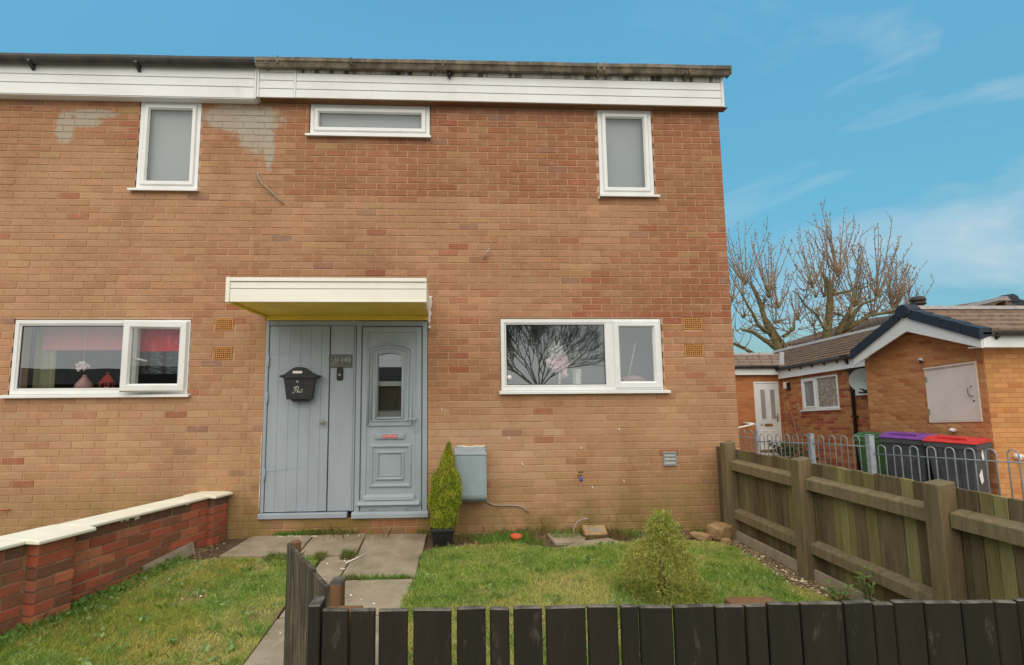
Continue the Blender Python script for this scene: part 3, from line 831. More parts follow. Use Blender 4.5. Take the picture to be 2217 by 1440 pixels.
w_ul = window(left_house, W_UL, 'tall upper window with plain frosted pane', pane_mat=M['glass_upper'], sill_over=(0.045, 0.015))
w_um = window(right_house, W_UM, 'wide shallow upper window above the canopy', pane_mat=M['glass_upper'], sill_over=(0.03, 0.005))
w_ur = window(right_house, W_UR, 'tall upper window near the right end', pane_mat=M['glass_upper'], sill_over=(0.01, 0.03))
w_lr = window(right_house, W_LR, 'wide lower window with closed sash', mull=-1.375, sill_over=(0.02, 0.045), pane_mat=M['glass'])
M['glass_sash'] = glass_mat('sash_glass', 0.05)
w_ll = window(left_house, W_LL, 'wide lower window with open sash', mull=-6.445, sill_over=(0.05, 0.03), pane_mat=M['glass_soft'])
# closed sash of the right window
x0, x1, z0, z1 = -1.352, W_LR[1] - 0.022, W_LR[2] + 0.022, W_LR[3] - 0.022
sash = MB().ring(x0, x1, z0, z1, 0.078, -0.016, 0.04, 0.2).build('sash', M['upvc'], w_lr)
b = MB(); b.box(x0 + 0.074, x1 - 0.074, 0.018, 0.024, z0 + 0.074, z1 - 0.074); b.build('pane', M['glass'], sash)
# the left window's sash stands a little open, hinged on its right side
x0, x1, z0, z1 = -6.487, W_LL[1] - 0.022, W_LL[2] + 0.024, W_LL[3] - 0.022
ox = rot_about((x1, 0.0, 0), 'Z', math.radians(9))
m_ = MB(); m_.xf = ox; m_.ring(x0, x1, z0, z1, 0.086, -0.030, 0.030, 0.2); sash = m_.build('sash', M['upvc'], w_ll)
m_ = MB(); m_.xf = ox; m_.box(x0 + 0.08, x1 - 0.08, 0.0, 0.006, z0 + 0.08, z1 - 0.08); m_.build('pane', M['glass_sash'], sash)
m_ = MB(); m_.xf = ox; m_.box(x0 + 0.035, x0 + 0.052, 0.031, 0.055, 1.80, 1.86); m_.tube([(x0 + 0.045, 0.06, 1.83), (x0 + 0.21, 0.07, 1.79)], 0.010, 8); m_.build('window_handle', M['upvc'], sash)
# pale paint runs and mastic beside the frames
for (x, z, r) in ((-1.452, 3.60, 0.016), (-6.55, 3.615, 0.012)):
    b = MB(); b.tube([(x, -0.012, z - 0.012), (x + 0.004, -0.014, z + 0.014)], [r, r * 0.7], 7); b.build('mastic_blob', M['caulk'], left_house if x < -5.3 else right_house)

# rooms behind the glass
def room(root, x0, x1, z0, z1, y1, mat):
    b = MB()
    b.add([(x0, 0.23, z0), (x1, 0.23, z0), (x1, y1, z0), (x0, y1, z0), (x0, 0.23, z1), (x1, 0.23, z1), (x1, y1, z1), (x0, y1, z1)],
          [(0, 1, 2, 3), (4, 7, 6, 5), (1, 5, 6, 2), (2, 6, 7, 3), (3, 7, 4, 0)])
    b.build('room', mat, root)
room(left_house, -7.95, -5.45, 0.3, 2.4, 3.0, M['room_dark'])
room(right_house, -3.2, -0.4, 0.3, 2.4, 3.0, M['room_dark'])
for h, r in ((left_house, W_LL), (right_house, W_LR)):
    b = MB(); b.box(r[0], r[1], 0.08, 0.34, r[2] - 0.03, r[2] + 0.005); b.build('inner_sill', M['upvc'], h)
for h, r in ((left_house, W_UL), (right_house, W_UM), (right_house, W_UR)):
    b = MB(); b.box(r[0] + 0.02, r[1] - 0.02, 0.085, 0.09, r[2], r[3]); b.build('blind', M['blind_pale'], h)

# ------------------------------------------------------------------ air bricks and vent cover
def air_brick(root, rc):
    x0, x1, z0, z1 = rc
    back = MB(); back.box(x0 + 0.004, x1 - 0.004, 0.040, 0.06, z0 + 0.004, z1 - 0.004)
    ab = back.build('air_brick', M['hole_shade'], root)
    cols, rows = 8, 5
    mx_, mz_ = 0.016, 0.014
    w = (x1 - x0 - 2 * mx_) / cols; h = (z1 - z0 - 2 * mz_) / rows
    g = MB()
    th = 0.42
    for i in range(cols + 1):
        xc = x0 + mx_ + i * w
        a = x0 + 0.004 if i == 0 else xc - w * th / 2; c = x1 - 0.004 if i == cols else xc + w * th / 2
        g.box(a, c, -0.001, 0.041, z0 + 0.004, z1 - 0.004)
    for j in range(rows + 1):
        zc = z0 + mz_ + j * h
        a = z0 + 0.004 if j == 0 else zc - h * th / 2; c = z1 - 0.004 if j == rows else zc + h * th / 2
        g.box(x0 + 0.0045, x1 - 0.0045, -0.0005, 0.0405, a, c)
    g.build('grille', M['terracotta'], ab)
for r in VENTS_L: air_brick(left_house, r)
for r in VENTS_R: air_brick(right_house, r)
vc = MB().ring(-0.858, -0.712, 0.652, 0.796, 0.014, -0.024, 0.0, 0.2).build('vent_cover', M['louvre'], right_house)
for k in range(3):
    z0 = 0.666 + k * 0.039
    b = MB(); b.prism([(-0.002, z0), (-0.022, z0 + 0.002), (-0.022, z0 + 0.006), (-0.010, z0 + 0.037), (-0.002, z0 + 0.038)], 'x', -0.845, -0.725); b.build('slat', M['louvre'], vc)

# ------------------------------------------------------------------ doors
FR = M['grey_paint']
fr = MB()
fr.box(-5.073, -5.038, -0.004, 0.09, 0.235, 2.214)          # left jamb
fr.box(-5.038, -4.10, -0.003, 0.09, 2.162, 2.214)           # head over the cupboard door
fr.box(-5.085, -4.19, -0.03, 0.09, 0.178, 0.232)            # cill
door_frame = fr.build('door_frame', FR, right_house, bev=0.006)
fr = MB(); fr.box(-4.398, -4.130, 0.012, 0.06, 0.24, 2.16); fr.build('side_panel', FR, right_house, bev=0.004)
fr = MB(); fr.box(-4.165, -4.150, 0.002, 0.05, 0.235, 2.16); fr.build('panel_bead', FR, right_house, bev=0.004)
cup = MB(); cup.box(-5.032, -4.408, 0.020, 0.055, 0.242, 2.156)
cupboard = cup.build('cupboard_door', FR, right_house)
edges = [-5.032, -4.93, -4.82, -4.71, -4.60, -4.49, -4.408]
for i in range(6):
    b = MB(); b.box(edges[i] + 0.0004, edges[i + 1] - 0.0004, 0.004 + random.uniform(-.0008, .0008), 0.021, 0.240 + random.uniform(0, .004), 2.156); b.build('board', FR, cupboard, bev=0.0022)
# a hatch of newer wood let into the cupboard door, and hinges
for pts in ([(-5.028, 0.648), (-4.668, 0.683)], [(-5.028, 1.86), (-4.53, 1.872)]):
    b = MB(); (xa, za), (xb, zb) = pts
    b.hexa([(xa, 0.0005, za - .003), (xb, 0.0005, zb - .003), (xb, 0.006, zb - .003), (xa, 0.006, za - .003), (xa, 0.0005, za + .003), (xb, 0.0005, zb + .003), (xb, 0.006, zb + .003), (xa, 0.006, za + .003)])
    b.build('joint_strip', M['meter_grey'], cupboard)
for z in (0.62, 1.40, 1.78):
    b = MB(); b.box(-5.060, -5.030, -0.010, 0.0, z - 0.06, z + 0.06); b.tube([(-5.034, -0.010, z - 0.06), (-5.034, -0.010, z + 0.06)], 0.006, 6); b.build('hinge', FR, cupboard)
b = MB(); b.tube([(-4.457, 0.004, 1.148), (-4.457, -0.02, 1.148), (-4.457, -0.026, 1.148), (-4.457, -0.05, 1.148), (-4.457, -0.058, 1.148)], [0.012, 0.012, 0.026, 0.026, 0.016], 14); b.build('knob', M['silver'], cupboard)
# white paint bead along the jamb, peeling
b = MB(); b.tube([(-5.080, -0.006, 0.24 + k * 0.06) for k in range(14)], [0.002 + 0.005 * random.random() for k in range(14)], 5); b.build('paint_edge', M['caulk'], right_house)

# front door: frame, leaf, mouldings, glass
x0, x1 = -4.128, -3.366
uf = MB(); uf.ring(x0, x1, 0.175, 2.214, 0.062, -0.006, 0.07, 0.12); door_out = uf.build('front_door_frame', M['grey_door'], right_house)
leaf = MB()
hx0, hx1, hz0, hz1 = -3.893, -3.645, 1.190, 1.868
for (a, c, d, e) in ((-4.062, hx0, 0.235, 2.148), (hx1, -3.432, 0.235, 2.148), (hx0, hx1, 0.235, hz0), (hx0, hx1, hz1, 2.148)):
    leaf.box(a, c, 0.012, 0.055, d, e)
front_door = leaf.build('front_door', M['grey_door'], right_house)
MB().ring(-4.068, -3.428, 0.286, 2.152, 0.07, 0.002, 0.05, 0.14).build('door_stile', M['grey_door'], front_door)
b = MB(); b.box(hx0 - 0.01, hx1 + 0.01, 0.034, 0.040, hz0 - 0.01, hz1 + 0.01); b.build('pane', M['glass'], front_door)
def arch(xa, xb, zb, zs, rise, n=10):
    pts = [(xa, zb), (xa, zs)]
    for k in range(1, n):
        t = k / n; pts.append((xa + (xb - xa) * t, zs + rise * math.sin(math.pi * t) ** 0.8))
    pts += [(xb, zs), (xb, zb), (xa, zb)]
    return pts
for (xa, xb, zb, zs, rise, r) in ((-3.995, -3.540, 1.105, 1.905, 0.058, 0.014), (-3.960, -3.578, 1.150, 1.876, 0.050, 0.011), (-3.908, -3.631, 1.178, 1.846, 0.030, 0.015)):
    b = MB(); b.tube([(p[0], 0.010, p[1]) for p in arch(xa, xb, zb, zs, rise)], r, 8, caps=True); b.build('moulding', M['grey_door'], front_door)
b = MB(); zc = 1.846     # arched head piece above the glass
b.prism([(hx0 - .008, 1.875)] + [(hx0 - .008 + (hx1 - hx0 + .016) * k / 8, 1.846 + 0.024 * math.sin(math.pi * k / 8)) for k in range(9)] + [(hx1 + .008, 1.875)], 'y', 0.013, 0.033)
b.build('glass_head', M['grey_door'], front_door)
MB().ring(-3.973, -3.535, 0.466, 0.912, 0.040, -0.006, 0.02, 0.35).build('moulding', M['grey_door'], front_door)
MB().ring(-3.908, -3.608, 0.540, 0.842, 0.034, -0.008, 0.02, 0.35).build('moulding', M['grey_door'], front_door)
b = MB(); b.box(-3.872, -3.644, 0.004, 0.02, 0.576, 0.806); b.build('raised_panel', M['grey_door'], front_door, bev=0.006)
b = MB(); b.prism([(0.02, 0.345), (0.012, 0.40), (-0.002, 0.392), (-0.008, 0.375), (-0.012, 0.345)], 'x', -4.03, -3.510); b.build('weather_bar', M['grey_door'], front_door)
b = MB(); b.prism([(0.02, 0.296), (0.012, 0.345), (-0.022, 0.322), (-0.030, 0.300)], 'x', -4.095, -3.452); b.build('weather_bar', M['grey_door'], front_door)
b = MB(); b.prism([(0.09, 0.176), (0.09, 0.232), (-0.02, 0.232), (-0.044, 0.214), (-0.046, 0.176)], 'x', -4.142, -3.362); b.build('threshold', M['grey_door'], right_house)
for x in (-3.94, -3.59):
    b = MB(); b.box(x - 0.02, x + 0.02, -0.01, 0.0, 0.256, 0.268); b.build('drain_cap', M['grey_door'], door_out, bev=0.003)
lp = MB(); lp.box(-3.921, -3.605, -0.006, 0.013, 0.960, 1.022); letter = lp.build('letter_plate', M['grey_door'], front_door, bev=0.006)
b = MB(); b.box(-3.905, -3.621, -0.012, -0.005, 0.974, 1.012); b.build('flap', M['grey_door'], front_door, bev=0.005)
st = MB(); st.box(-3.842, -3.685, -0.0135, -0.0122, 0.976, 1.010); stick = st.build('sticker', M['red_sticker'], front_door)
text_obj('lettering', 'DO NOT USE', M['white_print'], front_door, (-3.7635, -0.0142, 0.9932), 0.0235)
b = MB(); b.box(-3.498, -3.472, -0.006, 0.004, 1.035, 1.272)
b.tube([(-3.485, -0.006, 1.170), (-3.485, -0.04, 1.170), (-3.50, -0.048, 1.170), (-3.58, -0.046, 1.166)], 0.009, 8)
b.tube([(-3.485, -0.004, 1.085), (-3.485, -0.012, 1.085)], 0.009, 10)
b.build('handle', M['grey_door'], front_door)
# hall behind the door glass: dark above, brown below
room(right_house, -4.3, -3.25, 0.2, 2.35, 2.5, M['room'])
b = MB(); b.box(-3.92, -3.62, 0.10, 0.12, 1.15, 1.50); b.build('door_curtain', make_mat('brown_curtain', S(92, 80, 66), 0.9, stretch=(10, 1, 1), second=S(74, 62, 50), nscale=8), right_house)
b = MB(); b.box(-3.92, -3.62, 0.095, 0.115, 1.515, 1.565); b.build('curtain_rail', M['upvc'], right_house)

# canopy over the doors
canopy_root = thing('canopy', 'flat porch canopy with cream cladding and yellow underside over the grey doors', 'canopy', (-4.2, 0, 2.3))
cx0, cx1, cy = -5.113, -3.352, -0.90
zt, zb = 2.475, 2.262
def plank(z0, z1, yy=cy):
    b = MB(); b.box(cx0 + 0.036, cx1, yy, yy + 0.02, z0, z1 - 0.003); return b.build('cladding_plank', M['cream_cladding'], canopy_root, bev=0.002)
plank(2.445, 2.482, cy - 0.010); plank(2.382, 2.443); plank(2.262, 2.380)
b = MB(); b.box(cx0 - 0.002, cx0 + 0.034, cy - 0.006, cy + 0.02, zb - 0.004, zt + 0.008); b.build('corner_trim', M['cream_cladding'], canopy_root, bev=0.003)
b = MB(); b.box(-4.30, cx1 - 0.004, cy - 0.004, cy - 0.0005, zb, zb + 0.012); b.build('patch_strip', M['cream_cladding'], canopy_root)
for (xs_, nm) in ((cx0 + 0.001, 'side_panel'), (cx1 - 0.019, 'side_panel')):
    b = MB(); b.box(xs_, xs_ + 0.018, cy + 0.021, -0.003, zb, zt); b.build(nm, M['cream_cladding'], canopy_root, bev=0.002)
b = MB(); b.box(cx0 + 0.02, cx1 - 0.02, cy + 0.021, -0.003, 2.455, 2.472); b.build('top', M['asphalt'], canopy_root)
b = MB(); b.box(cx0 + 0.02, cx1 - 0.02, cy + 0.022, -0.003, 2.268, 2.285); b.build('soffit', M['soffit_yellow'], canopy_root)
b = MB(); b.box(cx0 + 0.02, cx0 + 0.05, cy + 0.022, -0.003, 2.246, 2.267); b.build('soffit_batten', M['soffit_yellow'], canopy_root, bev=0.003)
b = MB(); b.box(cx0 + 0.05, cx1 - 0.02, -0.03, -0.003, 2.216, 2.267); b.build('soffit_batten', M['soffit_yellow'], canopy_root, bev=0.003)
# mastic that fills the gap between canopy and bricks
pts = [(-3.37, 2.21), (-3.35, 2.17), (-3.335, 2.215), (-3.342, 2.25), (-3.322, 2.28), (-3.338, 2.33), (-3.318, 2.40), (-3.328, 2.46), (-3.312, 2.478), (-3.37, 2.478)]
b = MB(); b.prism(pts, 'y', -0.016, 0.0); b.build('mastic', M['caulk'], canopy_root, bev=0.004)
b = MB(); b.tube([(-3.345, -0.008, 2.125), (-3.352, -0.016, 2.14), (-3.345, -0.008, 2.155)], [0.008, 0.02, 0.008], 8); b.build('mastic', M['caulk'], canopy_root)

# ------------------------------------------------------------------ things on the doors and wall
mbx = thing('letter_box', 'black house shaped letter box with white script hanging on the cupboard door', 'letter box', (-4.69, 0.0, 1.55))
b = MB(); b.hexa([(-4.808, -0.112, 1.385), (-4.552, -0.112, 1.385), (-4.56, 0.0, 1.385), (-4.80, 0.0, 1.385), (-4.845, -0.112, 1.615), (-4.515, -0.112, 1.615), (-4.535, 0.0, 1.615), (-4.825, 0.0, 1.615)])
b.build('body', M['black_metal'], mbx, bev=0.006, segs=2)
roofp = [(-4.888, 1.628), (-4.84, 1.640), (-4.79, 1.672), (-4.75, 1.704), (-4.72, 1.716), (-4.66, 1.716), (-4.63, 1.704), (-4.585, 1.672), (-4.53, 1.640), (-4.475, 1.628), (-4.492, 1.612), (-4.55, 1.600), (-4.81, 1.600), (-4.872, 1.612)]
b = MB(); b.prism(roofp, 'y', -0.128, 0.0); b.build('lid', M['black_metal'], mbx, bev=0.004)
b = MB(); b.box(-4.82, -4.54, -0.118, -0.11, 1.585, 1.598); b.build('seam', M['black_plastic'], mbx)
b = MB(); b.prism([(-4.775, 1.386), (-4.585, 1.386), (-4.61, 1.362), (-4.75, 1.362)], 'y', -0.08, -0.005); b.build('base', M['black_metal'], mbx)
b = MB(); b.box(-4.745, -4.650, -0.1305, -0.127, 1.651, 1.676); b.build('name_slot', M['white_print'], mbx)
b = MB(); b.tube([(-4.700, -0.110, 1.567), (-4.700, -0.122, 1.567)], 0.013, 14); b.build('lock', M['silver'], mbx)
# script lettering: a hand written "Post" of thin strokes
def stroke(mb, pts, r=0.0026):
    mb.tube([(-4.745 + p[0] * 0.1, -0.1135, 1.442 + p[1] * 0.1) for p in pts], r, 5)
sc = MB()
stroke(sc, [(0.02, 0.02), (0.0, 0.1), (0.12, 0.12), (0.25, 0.3), (0.36, 0.58), (0.46, 0.62), (0.3, 0.62), (0.12, 0.45), (0.1, 0.62), (0.32, 0.76), (0.56, 0.74), (0.62, 0.56), (0.5, 0.38), (0.34, 0.34)])
stroke(sc, [(0.50, 0.3), (0.44, 0.15), (0.52, 0.1), (0.6, 0.2), (0.54, 0.32), (0.5, 0.3)])
stroke(sc, [(0.62, 0.12), (0.74, 0.36), (0.76, 0.16), (0.68, 0.1)])
stroke(sc, [(0.80, 0.12), (0.96, 0.52), (0.84, 0.2), (0.92, 0.12), (1.02, 0.24)])
stroke(sc, [(0.82, 0.38), (1.04, 0.44)])
sc.build('lettering', M['white_print'], mbx)

pq = thing('number_plaque', 'small slate number plaque reading 143 on the grey panel', 'plaque', (-4.29, 0.0, 1.78))
b = MB(); b.box(-4.402, -4.168, -0.003, 0.012, 1.714, 1.852); b.build('plate', M['plaque'], pq, bev=0.003)
text_obj('lettering', '143', M['etch'], pq, (-4.236, -0.0038, 1.792), 0.075)
fl = MB()
fl.tube([(-4.358 + 0.020 * math.cos(t), -0.0035, 1.757 + 0.016 * math.sin(t)) for t in [i * 0.5 for i in range(13)]], 0.003, 5)
for (ax, az, bx_, bz_) in ((-4.366, 1.772, -4.338, 1.832), (-4.346, 1.774, -4.306, 1.838), (-4.336, 1.760, -4.312, 1.800)):
    fl.tube([(ax + (bx_ - ax) * t + 0.006 * math.sin(3 * t), -0.0035, az + (bz_ - az) * t) for t in [i / 6 for i in range(7)]], [0.0015 + 0.004 * math.sin(math.pi * i / 6) for i in range(7)], 5)
fl.build('flower_motif', M['etch'], pq)
for x in (-4.386, -4.184):
    b = MB(); b.tube([(x, -0.003, 1.802), (x, -0.008, 1.802)], 0.006, 10); b.build('screw', M['silver'], pq)
db = thing('doorbell', 'slim black doorbell below the number plaque', 'doorbell', (-4.29, 0.0, 1.65))
b = MB(); b.box(-4.325, -4.260, -0.014, 0.012, 1.580, 1.712); b.build('case', M['black_plastic'], db, bev=0.012, segs=2)
b = MB(); b.tube([(-4.293 + 0.011 * math.cos(t), -0.0155, 1.636 + 0.011 * math.sin(t)) for t in [i * math.pi / 8 for i in range(17)]], 0.003, 6); b.tube([(-4.293, -0.013, 1.636), (-4.293, -0.016, 1.636)], 0.006, 10); b.build('button', M['silver'], db)

mbox = thing('meter_box', 'grey electricity meter box on the wall behind the potted conifer', 'meter box', (-2.93, 0, 0.6))
b = MB(); b.prism([(-0.205, 0.40), (-0.205, 0.83), (-0.02, 0.872), (0.0, 0.872), (0.0, 0.372), (-0.19, 0.372)], 'x', -3.09, -2.768); b.build('box', M['meter_grey'], mbox, bev=0.006)
b = MB(); b.box(-3.075, -2.790, -0.212, -0.204, 0.415, 0.805); b.build('door', M['meter_grey'], mbox, bev=0.003)
b = MB(); b.box(-3.096, -2.762, -0.214, -0.19, 0.812, 0.838); b.build('hood', M['meter_grey'], mbox, bev=0.005)
b = MB(); b.box(-3.09, -2.768, -0.195, -0.004, 0.360, 0.3715); b.build('base_tray', make_mat('dark_slate_tray', S(72, 82, 82), 0.6), mbox)
b = MB(); b.box(-2.772, -2.760, -0.02, -0.0, 0.70, 0.86); b.tube([(-3.06 + 0.05 * k, -0.012, 0.877 + random.uniform(-.004, .006)) for k in range(7)], [0.006 + 0.007 * random.random() for k in range(7)], 6); b.build('mastic', M['caulk'], mbox)

tag(MB().tube([(-2.80, -0.03, 0.36), (-2.757, -0.018, 0.318), (-2.70, -0.012, 0.283), (-2.651, -0.012, 0.272), (-2.55, -0.012, 0.270), (-2.434, -0.012, 0.268), (-2.38, -0.012, 0.25), (-2.315, -0.012, 0.196)], 0.008, 7).build('cable', M['cable_grey']),
    'thin grey cable running along the wall from under the meter box', 'cable')
tag(MB().tube([(-5.228, 0.0, 3.850), (-5.215, -0.012, 3.80), (-5.158, -0.03, 3.707), (-5.10, -0.03, 3.655), (-5.056, -0.025, 3.614), (-4.99, -0.02, 3.55), (-4.935, -0.012, 3.492)], 0.009, 7).build('cable', M['cable_grey']),
    'short stiff grey cable hanging loose on the upper brick wall', 'cable')
tag(MB().tube([(-2.748, 0.0, 2.898), (-2.742, -0.03, 2.92), (-2.700, -0.06, 3.00)], [0.007, 0.008, 0.009], 7).build('pin', M['galv']), 'bent metal pin sticking out of the bricks above the lower window', 'metal pin')
tap = thing('tap', 'small brass garden tap with blue collar on the brick wall', 'tap', (-1.765, 0, 0.56))
MB().tube([(-1.775, 0.0, 0.565), (-1.77, -0.05, 0.565)], 0.011, 8).tube([(-1.766, -0.05, 0.57), (-1.764, -0.055, 0.60)], 0.009, 8).build('spout', M['gold'], tap)
MB().tube([(-1.79, -0.052, 0.602), (-1.74, -0.052, 0.606)], 0.006, 6).build('lever', M['black_plastic'], tap)
MB().tube([(-1.764, -0.056, 0.555), (-1.762, -0.058, 0.512)], [0.012, 0.014], 8).build('collar', M['blue'], tap)
tag(MB().tube([(-7.85, -0.03, 0.325), (-7.50, -0.03, 0.318)], 0.009, 8).build('pipe', M['copper']), 'short copper pipe end on the wall of the left house', 'pipe')
for i, (px, pz) in enumerate(((-2.37, 0.70), (-1.74, 0.86), (-1.32, 1.05), (-1.29, 0.51), (-2.51, 0.97), (-1.63, 0.45), (-3.22, 1.28))):
    b = MB(); b.tube([(px, -0.003, pz), (px + 0.002, -0.005, pz - 0.016), (px + 0.001, -0.003, pz - 0.034)], [0.003, 0.0055, 0.003], 6); b.build('paint_drip', M['white_print'], right_house)

# ------------------------------------------------------------------ things standing inside the lower windows
zs_l, zs_r = W_LL[2] + 0.005, W_LR[2] + 0.005
fig = thing('flower_decoration', 'pink and white feathery flower on a pale stem inside the right lower window', 'flower', (-1.93, 0.14, zs_r))
b = MB(); b.tube([(-1.93, 0.09, zs_r), (-1.925, 0.09, 1.66), (-1.932, 0.09, 1.84)], [0.018, 0.014, 0.008], 8); b.build('stem', M['ivory'], fig)
def petals(cx, cz, n, r, size, mat, name, squash=1.0):
    b = MB()
    for k in range(n):
        a = random.uniform(0, 2 * math.pi); rr = r * math.sqrt(random.random())
        px, pz = cx + rr * math.cos(a), cz + rr * math.sin(a) * squash
        py = 0.085 + random.uniform(-.035, .03)
        d = random.uniform(0, 2 * math.pi); s = size * random.uniform(0.6, 1.3)
        ux, uz = math.cos(d) * s, math.sin(d) * s
        b.add([(px - ux, py, pz - uz), (px - uz * .45, py - .012, pz + ux * .45), (px + ux, py + .008, pz + uz), (px + uz * .45, py + .004, pz - ux * .45)], [(0, 1, 2, 3)])
    return b.build(name, mat, fig)
petals(-1.95, 1.855, 46, 0.085, 0.042, M['ivory'], 'petals')
petals(-1.965, 1.84, 10, 0.03, 0.026, M['deep_pink'], 'flower_centre')
petals(-1.94, 1.755, 70, 0.115, 0.048, M['pink'], 'petals', 0.65)
petals(-1.90, 1.66, 26, 0.05, 0.04, M['pink'], 'petals', 1.4)
for dx in (-0.01, 0.028):
    b = MB(); b.tube([(-1.96 + dx, 0.085, 1.90), (-1.965 + dx * 1.2, 0.08, 1.95), (-1.962 + dx * 1.4, 0.085, 2.005)], [0.008, 0.013, 0.002], 6); b.build('feather', M['ivory'], fig)
ca = thing('pillar_vase', 'white waisted vase beside the pink flower inside the right lower window', 'vase', (-1.715, 0.14, zs_r))
b = MB(); b.lathe([(0.0, zs_r), (0.050, zs_r), (0.048, zs_r + 0.07), (0.047, zs_r + 0.14), (0.056, zs_r + 0.235), (0.050, zs_r + 0.238), (0.0, zs_r + 0.19)], -1.715, 0.15, 6, smooth=False); b.build('body', M['ivory'], ca)
st_ = MB(); st_.tube([(-1.145, 0.16, 1.545), (-1.03, 0.17, 1.985)], 0.006, 6); o = st_.build('stick', M['ivory'], None); tag(o, 'thin white stick leaning inside the small right pane of the right lower window', 'stick')
bo = thing('trinket_box', 'pale pink box with rounded lid behind the small right pane', 'box', (-1.06, 0.16, zs_r))
b = MB(); b.box(-1.20, -0.95, 0.13, 0.28, zs_r, zs_r + 0.115); b.build('body', M['pink_glaze'], bo, bev=0.008)
b = MB(); b.prism([(-1.20, zs_r + 0.117)] + [(-1.20 + 0.25 * k / 8, zs_r + 0.117 + 0.045 * math.sin(math.pi * k / 8)) for k in range(1, 8)] + [(-0.95, zs_r + 0.117)], 'y', 0.128, 0.282); b.build('lid', M['pink_glaze'], bo)
tag(MB().lathe([(0.0, 0.0), (0.024, 0.0), (0.024, 0.004), (0.0, 0.004)], 0, 0, 18).build('sticker', M['white_print']), 'round white sticker low on the left pane of the right lower window', 'sticker')
o = bpy.data.objects['sticker.001'] if 'sticker.001' in bpy.data.objects else bpy.data.objects['sticker']
o.location = (-2.490, 0.024, 1.60); o.rotation_euler = (math.pi / 2, 0, 0)

vase = thing('vase', 'pink teardrop vase on the sill of the left lower window', 'vase', (-7.03, 0.16, zs_l))
b = MB(); b.lathe([(0.0, zs_l), (0.085, zs_l), (0.092, zs_l + 0.05), (0.075, zs_l + 0.11), (0.035, zs_l + 0.165), (0.016, zs_l + 0.19), (0.022, zs_l + 0.205), (0.012, zs_l + 0.205), (0.0, zs_l + 0.18)], -7.03, 0.19, 20); b.build('body', M['pink_glaze'], vase)
lan = thing('lantern', 'small red lantern with a candle on the sill of the left lower window', 'lantern', (-6.795, 0.16, zs_l))
fr_ = MB()
for dx in (-0.042, 0.042):
    for dy in (0.15, 0.23):
        fr_.box(-6.795 + dx - 0.006, -6.795 + dx + 0.006, dy - 0.006, dy + 0.006, zs_l, zs_l + 0.12)
fr_.box(-6.847, -6.743, 0.138, 0.242, zs_l, zs_l + 0.012); fr_.box(-6.847, -6.743, 0.138, 0.242, zs_l + 0.118, zs_l + 0.130)
fr_.build('frame', M['lantern_red'], lan)
b = MB(); b.lathe([(0.072, zs_l + 0.131), (0.03, zs_l + 0.195), (0.012, zs_l + 0.20), (0.016, zs_l + 0.225), (0.0, zs_l + 0.235)], -6.795, 0.19, 4, smooth=False); b.build('roof', M['lantern_red'], lan)
b = MB(); b.lathe([(0.0, zs_l + 0.013), (0.026, zs_l + 0.013), (0.026, zs_l + 0.075), (0.0, zs_l + 0.078)], -6.79, 0.19, 14); b.build('candle', M['candle'], lan)
for i, (px, pz, lab) in enumerate(((-7.05, 1.745, 'pale pink artificial flower hanging behind the middle of the left lower window'), (-6.515, 1.735, 'pale pink artificial flower hanging beside the mullion of the left lower window'))):
    b = MB()
    for k in range(34):
        a = random.uniform(0, 6.28); rr = 0.055 * math.sqrt(random.random()); s = 0.028
        x_, z_ = px + rr * math.cos(a), pz + rr * math.sin(a) * 0.8; d = random.uniform(0, 6.28); y_ = 0.17 + random.uniform(-.03, .03)
        b.add([(x_ - math.cos(d) * s, y_, z_ - math.sin(d) * s), (x_ - math.sin(d) * s * .5, y_ - .01, z_ + math.cos(d) * s * .5), (x_ + math.cos(d) * s, y_, z_ + math.sin(d) * s), (x_ + math.sin(d) * s * .5, y_ + .005, z_ - math.cos(d) * s * .5)], [(0, 1, 2, 3)])
    b.tube([(px, 0.18, pz + 0.02), (px + 0.01, 0.185, pz + 0.2), (px, 0.19, 2.21)], 0.002, 4)
    tag(b.build('hanging_flower', M['pink']), lab, 'flower', 'pink flowers in the left lower window')
bl = MB()
n = 24
bl.box(-7.5, -6.46, 0.21, 0.22, 1.92, 2.22); bl.build('blind', M['pink_cloth'], left_house)
bd_ = MB(); bd_.box(-2.75, -0.65, 0.50, 0.51, 1.2, 2.4); bd_.build('added_backdrop', make_mat('backdrop_grey', S(122, 121, 118), 0.9), right_house)  # plain grey panel added behind the glass to even out and soften its reflection
def drape(x0, x1, z0, z1, y, amp, nx, mat, name):
    b = MB(); vs, fs = [], []
    for i in range(nx + 1):
        t = i / nx; yy = y + amp * math.sin(t * nx * 0.9) + amp * 0.5 * math.sin(t * 7)
        vs += [(x0 + (x1 - x0) * t, yy, z0), (x0 + (x1 - x0) * t, yy, z1)]
    for i in range(nx):
        fs.append((2 * i, 2 * i + 2, 2 * i + 3, 2 * i + 1))
    b.add(vs, fs, smooth=True)
    return b.build(name, mat, left_house)
drape(-7.60, -7.38, 1.45, 2.22, 0.24, 0.02, 14, M['curtain'], 'curtain')
drape(-6.47, -5.90, 1.90, 2.22, 0.12, 0.012, 20, M['red_cloth'], 'red_drape')
drape(-6.47, -5.90, 1.66, 1.898, 0.125, 0.014, 20, M['black_cloth'], 'black_drape')

